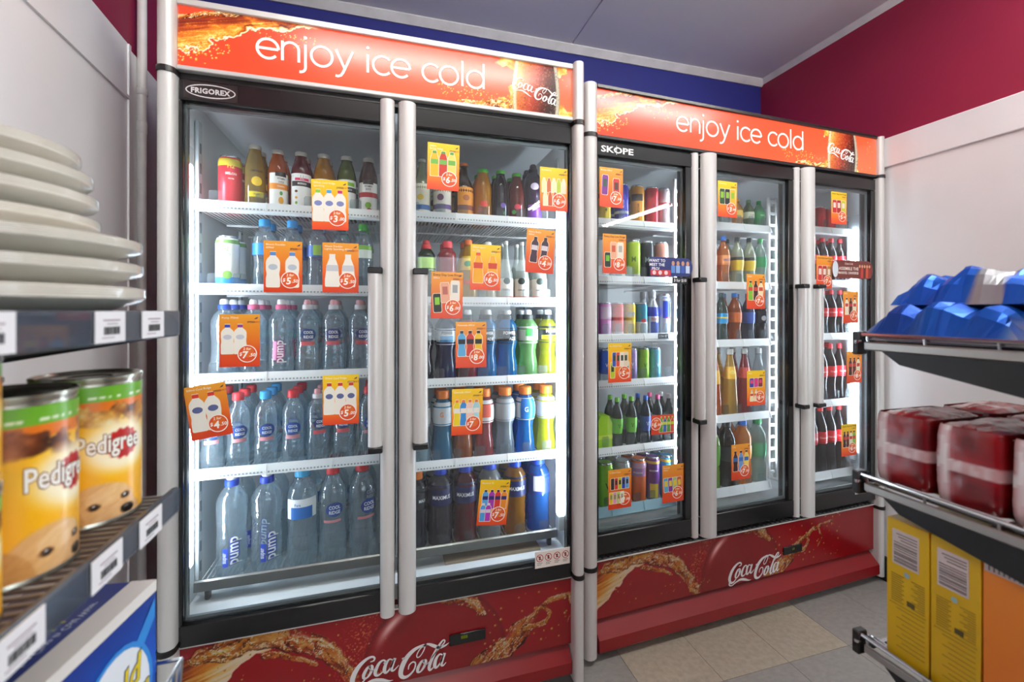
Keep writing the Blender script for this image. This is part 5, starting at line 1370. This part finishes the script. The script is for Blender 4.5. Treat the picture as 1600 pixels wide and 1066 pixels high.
def banner(x, z, w_, h_, base, parts, label, y=-.007):
    q = f2(x, y); t = thing('promo_banner', label, 'banner', (q[0], q[1], E_ + z), F2_YAW)
    n = 8; r = h_ / 2
    out = [(-w_ / 2, -r), (w_ / 2 - r * .8, -r)] + [(w_ / 2 - r * .8 + r * .8 * math.cos(a * D2R), r * math.sin(a * D2R)) for a in range(-75, 90, 15)] + [(w_ / 2 - r * .8, r), (-w_ / 2, r)]
    MB().prism(out, -.0004, .0004).build('banner_sheet', solid(base, .4), t, smooth=False)
    mats = []; b = MB(); d = -.0008
    for vf, c in parts:
        m = solid(c, .45)
        if m not in mats: mats.append(m)
        b.flat(vf[0], vf[1], lambda a, e, dd=d: (a, dd, e), mats.index(m)); d -= .00005
    b.build('banner_print', mats, t, smooth=False)
    return t


prt = [(rect2d(-.093, -.005, -.033, -.012), '#c8303a')]
for i, s in enumerate(('WANT TO', 'MEET THE', 'PRO?')): prt.append((move2(text2d(s, .015, .02), -.065 + (-.006 if i == 2 else 0), .022 - i * .015), '#f0f2f8'))
for i in range(4):
    x = .006 + i * .022; prt += [(rect2d(x - .009, x + .009, -.022, .006), ['#5a8ad0', '#8ab0e0', '#3a5ab0', '#c8d8f0'][i]), (disc2d(x, .014, .007, .009, 12), '#c8967a')]
for i in range(3): prt.append((disc2d(-.078 + i * .026, -.0225, .008, n=12), '#efd8d8'))
banner(.314, .163, .19, .07, '#1c2a6a', prt, 'navy promotional banner with players, by the grip of the third door')
b_ = thing('shelf_tag', 'small black tag with white writing under the navy banner', 'tag', (*f2(.352, -.007), E_ + .113), F2_YAW)
q = MB().box(-.035, .035, -.0006, .0006, -.011, .011, 0); v, f = text2d('3 for $10', .015, .012); q.flat(v, f, lambda a, e: (a, -.0009, e), 1)
q.build('tag_sheet', [solid('#14161a', .4), solid('#eceef0', .5)], b_, smooth=False)
prt = [(disc2d(-.118, 0, .018, .036, 18), '#d8e2ea')]
prt.append((move2(text2d('ASSEMBLE THE', .019, .02), -.035, .004), '#f2e4da')); prt.append((move2(text2d('MARVEL UNIVERSE', .0155, .02), -.035, -.015), '#f2e4da')); prt.append((move2(text2d('Coca-Cola', .012, .012, .3), -.035, .026), '#efe0d8'))
for i in range(5):
    x = .035 + i * .0155; prt += [(([(x - .010, -.036), (x + .010, -.036), (x + .008, .004), (x, .014), (x - .008, .004)], [(0, 1, 2, 3, 4)]), ['#7a1c1c', '#b83a2a', '#5a1414', '#c8502a', '#8a2420'][i]), (disc2d(x, .016, .006, .007, 10), '#d8a07a')]
banner(1.290, .182, .240, .08, '#6a2a22', prt, 'brown promotional banner with white capitals on the rightmost door')
b_ = thing('shelf_tag', 'small grey tag on the third shelf rail of the third door', 'tag', (*f2(.345, YF2 - .014), E_ - .100), F2_YAW)
q = MB().box(-.024, .024, -.0006, .0006, -.010, .010, 0); v, f = text2d('2 for $7', .012, .012); q.flat(v, f, lambda a, e: (a, -.0009, e), 1)
q.build('tag_sheet', [solid('#4a5258', .4), solid('#eceef0', .5)], b_, smooth=False)


# ================================================================== LEFT SHELF UNIT
LX, LY = -.282, .705
STEEL = solid('#17181a', .5)
g1 = thing('shelf_unit', 'grey shelf unit along the left wall with price strips', 'shelf', (LX, LY, 0))
def tagmesh():
    b = MB().box(-.0008, .0004, 0, .05, -.030, .002, 0)
    r2 = random.Random(3); y = .013
    while y < .04: wd = r2.choice((.0006, .001, .0016)); b.box(-.0004, .0007, y, y + wd, -.022, -.014, 1); y += wd + r2.choice((.0006, .001))
    b.box(-.0004, .0007, .012, .040, -.008, -.0065, 2); b.box(-.0004, .0007, .018, .036, -.0115, -.0105, 2); b.box(-.0004, .0007, .010, .03, -.0255, -.0245, 2)
    return b.mesh('price_tag', [solid('#e9e9ec', .5), solid('#2a2a2c', .5), solid('#9a8a92', .5)], False)
TAG = tagmesh()
for i, (z, tags) in enumerate(((-.002, (-.10, -.185, -.33)), (-.245, (-.105, -.19, -.30)), (-.56, ()))):
    zt = E_ + z; s = MB()
    n = 62 if i else 0
    s.box(-.395, -.004, -1.0, 0, zt - .020, zt - .004) if not i else None
    for k in range(n): y = -.006 - k * .0125; s.box(-.39, -.002, y - .0018, y + .0018, zt - .010, zt - .006)
    for x in (-.38, -.2, -.006): s.box(x - .003, x + .003, -1.0, 0, zt - .016, zt - .010)
    sh = s.build('shelf', solid('#8a8478', .35, .6) if i else STEEL, g1)
    if i < 2:
        MB().prism([(-.002, zt + .001), (.004, zt + .002), (.006, zt - .001), (.006, zt - .030), (.003, zt - .033), (-.002, zt - .032)], -1.0, .0, axis='y').build('price_strip', solid('#3c434c', .25), sh)
        MB().box(.0062, .0072, -1.0, .0, zt - .031, zt + .001).build('clear_cover', clear('#e8ecf2', 1.5, .05, .08, '#c8d0dc'), sh)
        for y in tags: obj('price_tag', TAG, sh, (.0088, y, zt - .0005))
    else:
        b = MB()
        b.tube([(-.36, .012, zt + .07), (.004, .012, zt + .07), (.004, -1.0, zt + .07)], .003, 6); b.tube([(.0, .008, zt + .0), (.004, .012, zt + .07)], .003, 6)
        for k in range(20): b.tube([(.004, -.01 - k * .05, zt), (.004, -.01 - k * .05, zt + .07)], .002, 5)
        b.build('wire_lip', CHROME, sh)
    # far-end bracket, deep at the wall and thin at the aisle
    MB().prism([(-.01, zt - .034), (-.06, zt - .043), (-.39, zt - .10), (-.39, zt - .022), (-.01, zt - .022)], -.006, -.002).build('bracket', BLACK, sh, smooth=False)
MB().cbox(-.405, -.385, -.05, -.01, 0, E_ + .3, .002).build('upright', BLACK, g1)
MB().cbox(-.405, -.385, -.99, -.95, 0, E_ + .3, .002).build('upright', BLACK, g1)

# packs of white plates, stacked
PLATE = rough_paint('white_plates', '#e9e6dd', '#e2ded4', .35, 40, .05, 30)
zs = E_ - .006
packs = [(-.432, .650, .128, .0325), (-.434, .652, .127, .028), (-.434, .650, .127, .027), (-.470, .655, .116, .024), (-.472, .652, .117, .026), (-.476, .655, .114, .026), (-.484, .658, .108, .026)]
PN = ['lowest', 'second lowest', 'third from bottom', 'middle', 'third from top', 'second from top', 'topmost']
for i, (x, y, r, hh) in enumerate(packs):
    hh *= 1.10
    t = thing('plate_pack', 'wrapped pack of white round plates, %s of the stack on the left shelf' % PN[i], 'plates', (x, y, zs), rnd.uniform(0, 6), 'stack of plate packs')
    pr = [(r * .62, 0), (r * .66, .001), (r * .97, hh * .50), (r * .995, hh * .56), (r, hh * .62)]
    for k in range(4): zz = hh * (.64 + .075 * k); pr += [(r * 1.0, zz), (r * .992, zz + hh * .03), (r * 1.0, zz + hh * .06)]
    pr += [(r * .985, hh * .96), (r * .95, hh * .98), (r * .66, hh * .60), (r * .1, hh * .58)]
    MB().lathe(pr, 56).build('plates', PLATE, t)
    MB().lathe([(r * .64, -.0), (r * .985, hh * .50), (r * 1.012, hh * .62), (r * 1.012, hh * .93), (r * .96, hh * 1.0)], 48, capb=False, capt=False).build('shrink_wrap', clear('#f4f4f2', 1.4, .12, .08, '#ffffff', .3), t)
    zs += hh * (.99 if i < 6 else 1)


# dog food cans
def paint_can(nx, nz, seed, top_green=True, meat='chunks'):
    u, v = np.meshgrid(np.linspace(0, 1, nx), np.linspace(0, 1, nz)); A = (u - .5) * 2 * math.pi; X = A * .05 / .173 * 1.0; Y = v
    C = palette(v * .6 + .2 * fbm(X * 2, Y * 2, seed), [(0, '#f4ae14'), (1, '#fac42a')])
    C = mixc(C, '#e0701c', sstep(.80, .82, v) * .9)
    # food picture band
    n = fbm(X * 9, Y * 9, seed + 3); lumps = sstep(.40, .46, n) * sstep(.68, .73, v + (n - .5) * .16) * sstep(.90, .86, v)
    pal = palette(np.clip(fbm(X * 13, Y * 13, seed + 5) * 1.6 - .3, 0, 1), [(0, '#2a120a'), (.5, '#6a3418'), (1, '#a8643a')] if meat == 'chunks' else [(0, '#4a2410'), (.4, '#a86a30'), (.7, '#d8a24a'), (1, '#e8dca0')])
    C = C * (1 - lumps[..., None]) + pal * lumps[..., None]
    C = mixc(C, '#6cae2c', sstep(.885, .89, v)); C = mixc(C, '#e8f0d0', sstep(.905, .91, v) * sstep(.93, .925, v) * sstep(.5, .6, vnoise(X * 60, Y * 3, 5)))
    # red rosette with a white halo
    d = np.hypot(X, (Y - .55)); th_ = np.arctan2(Y - .55, X)
    C = mixc(C, '#fff6d8', sstep(.26, .13, np.hypot(X / 1.15, Y - .54)) * .95)
    ro = .112 * (1 + .07 * np.cos(th_ * 14)); C = mixc(C, '#b81e1c', sstep(ro + .006, ro - .006, d)); C = mixc(C, '#8a1414', sstep(ro - .02, ro - .03, d) * .35 * (np.cos(th_ * 14) > .3) * (d > .05))
    C = mixc(C, '#d8382c', sstep(.06, .05, d) * .6)
    # dog looking out from the lower edge
    hx, hy = -.11, -.02
    fur = .5 + .5 * (fbm((X + Y) * 14, (X - Y) * 30, seed + 9) - .5)
    def blob(cx, cy, rx, ry, rot=0, soft=.08):
        c, s = math.cos(rot), math.sin(rot); a = ((X - cx) * c + (Y - cy) * s) / rx; b = (-(X - cx) * s + (Y - cy) * c) / ry
        return sstep(1 + soft, 1 - soft, np.hypot(a, b))
    def dab(C, m, lo, hi): 
        col = palette(np.clip(fur, 0, 1), [(0, lo), (1, hi)]); return C * (1 - m[..., None]) + col * m[..., None]
    C = dab(C, blob(hx - .02, hy + .10, .21, .20), '#c88a48', '#f4cf98')
    C = dab(C, blob(hx - .19, hy + .05, .085, .17, .35), '#b87a3c', '#e0ae6c')
    C = dab(C, blob(hx + .10, hy + .02, .15, .12, -.2), '#c88a50', '#f2d2a0')
    C = dab(C, blob(hx + .02, hy + .20, .12, .07, .2), '#d8a060', '#f4d8a8')
    for ex, ey in ((hx - .055, hy + .135), (hx + .12, hy + .165)):
        C = mixc(C, '#7a4a22', blob(ex, ey, .034, .026)); C = mixc(C, '#140c08', blob(ex, ey, .022, .020)); C = mixc(C, '#ffffff', blob(ex - .006, ey + .007, .006, .006))
    C = mixc(C, '#1a1412', blob(hx + .135, hy + .06, .05, .036, -.2)); C = mixc(C, '#6a605c', blob(hx + .13, hy + .078, .018, .008))
    C = mixc(C, '#5a3018', blob(hx + .10, hy - .01, .06, .008, .2))
    return np.clip(C, 0, 1)


CANP = painted('can_print', .28)
def dog_can(x, y, z, r, h, turn, seed, label, meat='chunks'):
    t = thing('dog_food_can', label, 'can', (x, y, z), turn, 'dog food cans on the left shelf')
    C = paint_can(170, 130, seed, meat=meat)
    panel_grid('paper_label', C, lambda u, v: (r * np.sin((u - .5) * 2 * math.pi), -r * np.cos((u - .5) * 2 * math.pi), h * .035 + v * h * .90), CANP, t, 170, 130)
    TIN = solid('#b9b6a8', .25, .9)
    MB().lathe([(r * .97, 0), (r * 1.02, .001), (r * 1.02, .004), (r * .985, .007), (r * .985, h * .95), (r * .985, h - .008), (r * 1.02, h - .005), (r * 1.02, h - .001), (r * .98, h), (r * .95, h - .004), (r * .5, h - .004), (r * .48, h - .0055), (.0001, h - .0055)], 40, capt=False).build('tin', TIN, t)
    b = MB(); v, f = text2d('Pedigree', .030 * r / .05, .02, 0, .62)
    for off, c, sh in ((1.012, 0, 0), (1.018, 1, .0)):
        v2, f2_ = (text2d('Pedigree', .030 * r / .05, .05, 0, .62) if c == 0 else (v, f)); R = r * off
        b.flat(v2, f2_, lambda a, e: (R * math.sin((a - .012) / r), -R * math.cos((a - .012) / r), h * (.035 + .90 * .55) + e), c)
    b.build('lettering', [solid('#8a5a3a', .4), solid('#f6f2ea', .4)], t, smooth=False)
    return t
zl = E_ - .245 - .006
dog_can(-.351, .655, zl, .050, .174, 66 * D2R, 3, 'large yellow dog food can with green band, furthest along the left shelf', 'mix')
dog_can(-.352, .5365, zl, .050, .174, 96 * D2R, 8, 'large yellow dog food can with brown chunks, nearer along the left shelf')
dog_can(-.470, .622, zl, .050, .174, 10 * D2R, 13, 'yellow dog food can mostly hidden behind the front cans')
dog_can(-.334, .438, zl, .037, .108, 75 * D2R, 17, 'small yellow dog food can, lower of two at the left edge')
dog_can(-.334, .438, zl + .108, .037, .108, 70 * D2R, 19, 'small yellow dog food can, upper of two at the left edge', 'mix')

# washing powder carton
wp = thing('detergent_box', 'blue and white laundry powder box under the dog food shelf', 'box', (-.300, .700, E_ - .566), -7.5 * D2R)
BW, BL, BH = .15, .26, .202
MB().cbox(-BW, 0, -BL, 0, 0, BH, .0015).build('carton', ramp_mat('carton_blue', [(0, '#1446a8'), (.5, '#1c5cc4'), (1, '#16307e')], 2, .3, 1 / BH, 0), wp)
b = MB().box(-.030, .0006, -BL, -.001, BH - .001, BH + .0006, 0); b.box(-.001, .0007, -BL, -.001, BH - .014, BH + .0004, 0)
b.build('white_band', solid('#e6e2dc', .4), wp)
b = MB(); mats = [solid('#e8eef4', .4), solid('#2f8ad8', .4), solid('#e0c81e', .4), solid('#1a2a6a', .4)]
vv = catmull([(-.25, .02), (-.2, .07), (-.12, .10), (-.06, .13), (-.005, .18)], 6); poly = [(a, c) for a, c in vv] + [(-.005, .155), (-.07, .09), (-.14, .06), (-.25, .0)]
b.add([(.0009, a, c) for a, c in poly], [tuple(range(len(poly)))], 1)
v, f = disc2d(-.075, .085, .062, .072, 32); b.flat(v, f, lambda a, c: (.0011, a, c), 0)
v, f = ring2d(-.075, .085, .062, .072, .006); b.flat(v, f, lambda a, c: (.0013, a, c), 1)
for s, z, in (('Cold', .105), ('Power', .066)):
    v, f = text2d(s, .048, .05, .1, .9); b.flat(v, f, lambda a, c: (.0015, -.075 + a, z + c + a * .25), 3)
    v, f = text2d(s, .048, .02, .1, .9); b.flat(v, f, lambda a, c: (.0019, -.075 + a, z + c + a * .25), 2)
b.build('front_print', mats, wp, smooth=False)
b = MB()
for s, k, sz in (('Cold', -.062, .03), ('Power', -.088, .03)):
    v, f = text2d(s, sz, .02, .1); b.flat(v, f, lambda a, c: (k + c, -.10 + a * .9, BH + .0008), 0)
v, f = text2d('Outstanding Clean in Cold Water', .011, .008, .15); b.flat(v, f, lambda a, c: (-.043 + c, -.11 + a * .9, BH + .0008), 1)
b.build('top_print', [solid('#d8c81e', .4), solid('#d8e0f0', .4)], wp, smooth=False)


# ================================================================== RIGHT WIRE SHELF UNIT
RX, RY = .75, .53
g2 = thing('shelf_unit', 'black and chrome wire shelf unit at the right edge', 'shelf', (RX, RY, 0))
RZ = (-.046, -.2745, -.537)
for i, z in enumerate(RZ):
    zt = E_ + z; b = MB()
    for k in range(20): x = .008 + k * .045; b.tube([(x, -.008, zt - .002), (x, -.47, zt - .002)], .0028, 6)
    for k in range(3): b.tube([(.002 + k * .012, .0, zt + .003 - k * .004), (.002 + k * .012, -.47, zt + .003 - k * .004)], .0026, 6)
    for y in (-.01, -.16, -.32, -.46): b.box(.004, .90, y - .003, y + .003, zt - .012, zt - .006)
    sh = b.build('shelf', CHROME, g2)
    b = MB(); b.tube([(-.004, .004, zt + .007), (-.004, -.47, zt + .007)], .003, 8)
    for y in (-.012, -.09, -.17): b.tube([(-.004, y, zt + .007), (-.002, y, zt - .004)], .002, 6)
    b.build('side_rail', CHROME, sh)
    MB().cbox(-.006, .0, -.47, -.008, zt - .018, zt - .004, .002).build('edge_bar', solid('#a9a7a2', .3, .85), sh)
    MB().cbox(-.010, .010, -.004, .008, zt - .026, zt + .012, .002).build('corner_block', BLACK, sh)
    MB().lathe([(.0005, -.006), (.005, -.005), (.0055, 0.0)], 14).build('knob', CHROME, sh, (-.006, .001, zt - .002))
    MB().prism([(-.03, zt - .018), (-.055, zt - .037), (-.48, zt - .115), (-.48, zt - .010), (-.03, zt - .010)], .001, .005, axis='x').build('bracket', BLACK, sh, smooth=False)
MB().cbox(0, .9, -.51, -.48, 0, E_ + .25, .003).build('back_panel', STEEL, g2)
MB().cbox(-.004, .02, -.52, -.475, 0, E_ + .27, .003).build('upright', BLACK, g2)
MB().cbox(0, .9, -.48, -.05, .0, .12, .004).build('base', STEEL, g2)


def bag(name, label, loc, rz, L, W_, H_, seed, c, c2, band, group, tilt=0, peak=0):
    """crumpled foil bag: one sealed skin of flat facets, silver where the foil turns over"""
    t = thing(name, label, 'bag', loc, rz, group); t.rotation_euler = (tilt, 0, rz)
    nx, ny = 26, 18
    u, v = np.meshgrid(np.linspace(-1, 1, nx), np.linspace(-1, 1, ny))
    full = (1 - np.abs(u) ** 5) ** .5 * (1 - np.abs(v) ** 4) ** .5
    rid = np.abs(fbm(u * 1.7 + seed, v * 1.5, seed, 2) - .5) * 2; rid2 = np.abs(fbm(u * 4.3 + seed, v * 4.1, seed + 4, 2) - .5) * 2
    top = full * (.72 + .75 * rid + .28 * (rid2 - .3)) + peak * np.exp(-((u - .45) / .3) ** 2 - ((v - .3) / .35) ** 2)
    x = u * L / 2 * (1 - .06 * v * v) + (rid2 - .4) * .016; y = v * W_ / 2 + (rid - .4) * .018
    zt_ = top * H_; zb_ = -full * .002
    C = palette(np.clip(fbm(u * 2, v * 2, seed + 3) * 1.4 - .2, 0, 1), [(0, c), (1, c2)])
    if band: C = mixc(C, '#a9a59e', sstep(band[1], band[1] - .05, np.abs(u - band[0])) * sstep(-1.1, -.9, v) * .9)
    C = mixc(C, '#b4b0aa', sstep(.90, .95, np.abs(u)) * .8)
    m_ = painted('foil_print', .3, 0, .5, .55)
    fo = panel_grid('bag_front', C, lambda uu, vv: (x, y, zt_ + .002), m_, t, nx, ny); fo.data.shade_flat()
    panel_grid('bag_back', C[:, ::-1], lambda uu, vv: (x[:, ::-1], y[:, ::-1], zb_[:, ::-1]), m_, t, nx, ny)
    return t
zt = E_ + RZ[0] + .006
BG = 'blue foil bags on the top right shelf'
bag('snack_bag', 'blue foil bag lying at the front end of the top right shelf', (.852, .435, zt), 1.35, .21, .17, .060, 3, '#0a3c94', '#1460c8', None, BG)
bag('snack_bag', 'blue foil bag with silver panel, on top of the pile near its end', (.875, .430, zt + .047), 1.5, .19, .16, .052, 5, '#0c48b0', '#1a6ad8', (-.35, .24), BG)
bag('snack_bag', 'darker blue foil bag in the middle of the pile', (.858, .280, zt + .002), 1.2, .18, .17, .062, 9, '#0a3690', '#1258bc', None, BG)
bag('snack_bag', 'bright blue foil bag nearest the camera on the right shelf', (.86, .14, zt + .002), 1.7, .20, .17, .075, 12, '#0c44ac', '#1e6cdc', None, BG)
bag('snack_bag', 'blue foil bag with peaked corner standing up on the pile', (.885, .285, zt + .050), 1.9, .17, .16, .056, 14, '#0c4ab4', '#1a66d0', (-.5, .2), BG, 0, .9)
bag('snack_bag', 'pale-topped blue foil bag behind the peaked bag', (1.02, .34, zt + .004), 1.2, .22, .15, .10, 18, '#1e56c4', '#4a80e0', (.3, .25), BG)

# red and white packs on the middle shelf
def red_pack(y, x, z, label, seed, w_=.077, d=.14, h=.108):
    t = thing('red_pack', label, 'bag', (x, y, z), 0, 'red packs on the middle right shelf')
    nx, nz = 56, 40
    u, v = np.meshgrid(np.linspace(0, 1, nx), np.linspace(0, 1, nz))
    # side wrap: superellipse outline with soft bulge
    a = u * 2 * math.pi; e = 9.0
    rr = 1 / (np.abs(np.cos(a)) ** e + np.abs(np.sin(a)) ** e) ** (1 / e)
    bul = 1 - .05 * np.abs(2 * v - 1) ** 6 + .05 * (fbm(u * 14, v * 4, seed) - .5) * np.sin(u * math.pi)
    X = np.cos(a) * rr * d / 2 * bul; Y = np.sin(a) * rr * w_ / 2 * bul; Z = v * h
    C = palette(fbm(u * 10, v * 5, seed + 2), [(0, '#480a0f'), (.5, '#7a0f15'), (1, '#9c161c')])
    pos = (np.sin(a) * rr)
    white = sstep(.26, .19, np.abs(pos - .66)) + sstep(.09, .06, np.abs(v - .50)) * .9
    C = mixc(C, '#dcd8d6', np.clip(white, 0, 1) * (.85 + .15 * (fbm(u * 80, v * 3, 4) > .5)))
    panel_grid('wrapper_side', C, lambda uu, vv: (X, Y, Z), painted('wrap_print', .25, 0, .6), t, nx, nz)
    nx = 30
    u, v = np.meshgrid(np.linspace(-1, 1, nx), np.linspace(-1, 1, nx))
    g = .955; Xt = u * np.sqrt(1 - .06 * v ** 4) * d / 2 * g; Yt = v * np.sqrt(1 - .06 * u ** 4) * w_ / 2 * g
    Zt = h - .004 + .008 * (1 - u ** 4) * (1 - v ** 4) + .006 * (fbm(u * 3, v * 3, seed) - .5)
    C = palette(fbm(u * 4, v * 4, seed + 2), [(0, '#6a0f14'), (1, '#b01a20')])
    C = mixc(C, '#cfcac8', np.clip(sstep(.30, .22, np.abs(v - .62)) + sstep(.14, .10, np.abs(u + .2)), 0, 1) * .85)
    panel_grid('wrapper_top', C, lambda a_, b_2: (Xt, Yt, Zt), painted('wrap_print', .25, 0, .6), t, nx, nx)
zt = E_ + RZ[1] + .004
for k, nm in enumerate(('at the shelf end', 'second from the shelf end', 'third from the shelf end', 'nearest the camera')):
    red_pack(.482 - k * .080, .833, zt, 'red pack with white bands %s, middle right shelf' % nm, 30 + k)
for k, nm in enumerate(('beside the one at the shelf end', 'behind the second one')):
    red_pack(.482 - k * .080, .985, zt, 'red pack with white bands %s, further from the aisle' % nm, 40 + k)


# cartons on the lowest shelf
def carton(y, label, c, c2, w_=.056, d=.15, h=.212, bar=(.55, .92), orange=False):
    z = E_ + RZ[2] + .002
    t = thing('food_box', label, 'box', (.757, y, z), 0, 'cartons on the lowest right shelf')
    MB().cbox(0, d, -w_ / 2, w_ / 2, 0, h, .001).build('carton', ramp_mat('carton_%s' % c[1:], [(0, c), (1, c2)], 2, .32, 1 / h, 0), t)
    b = MB(); mats = [solid('#c9c6c0', .5), solid('#6a6666', .5), solid('#8a7a14' if not orange else '#b86a14', .5), solid('#8ab4b0', .5), solid('#4a4414', .5)]
    q = w_ / 2
    if orange:
        b.box(-.0006, 0, -q * .8, q * .95, h * .86, h * .99, 0)
        for k in range(14): yy = -q * .75 + k * q * .12; b.box(-.0010, -.0006, yy, yy + .0016, h * .87, h * .98, 1)
        s2 = MB(); s2.add([(-.0008, .008 + .009 * math.cos(a), .04 + .009 * math.sin(a)) for a in np.linspace(0, 2 * math.pi, 14)[:-1]], [tuple(range(13))[::-1]], 0); s2.build('seal', solid('#e0b41c', .5), t, smooth=False)
        s2 = MB(); s2.add([(-.0008, .008 + .009 * math.cos(a), .018 + .009 * math.sin(a)) for a in np.linspace(0, 2 * math.pi, 14)[:-1]], [tuple(range(13))[::-1]], 0); s2.build('seal', solid('#e0b41c', .5), t, smooth=False)
    else:
        b.box(-.0006, 0, -q * .55, q * .70, h * .68, h * .93, 0)
        r2 = random.Random(int(y * 1000)); zz = h * .695
        while zz < h * .84: b.box(-.0010, -.0006, -q * .48, q * .62, zz, zz + .0012, 1); zz += r2.choice((.002, .0028, .0036))
        for k in range(3): b.box(-.0010, -.0006, -q * .48, q * (.3 + .1 * k), h * (.86 + .02 * k), h * (.866 + .02 * k), 1)
        b.add([(-.0008, .0 + .004 * math.cos(a), h * .63 + .004 * math.sin(a)) for a in np.linspace(0, 2 * math.pi, 12)[:-1]], [tuple(range(11))[::-1]], 3)
        for k in range(13):
            zz = h * (.60 - k * .016); b.box(-.0006, 0, -q * .8, -q * (.2 + .15 * (k % 3)), zz, zz + .0011, 2); b.box(-.0006, 0, q * (.15 + .1 * (k % 2)), q * .75, zz, zz + .0011, 2)
        for k in range(9):
            zz = h * (.36 - k * .034); b.box(-.0006, 0, -q * .8, q * (.5 - .25 * (k % 2)), zz, zz + .0009, 2)
        b.box(-.0006, 0, -q * .85, q * .85, h * .385, h * .389, 2); b.box(-.0008, 0, -q * .35, q * .0, h * .415, h * .45, 4)
    b.build('side_print', mats, t, smooth=False)
carton(.468, 'yellow food carton with barcode at the shelf end, lowest right shelf', '#c8a60e', '#d2b414')
carton(.4105, 'yellow food carton with barcode, second from the shelf end', '#c4a20c', '#ceb012')
carton(.341, 'orange food carton nearest the camera on the lowest right shelf', '#d0701c', '#dc8a28', w_=.080, h=.225, orange=True)
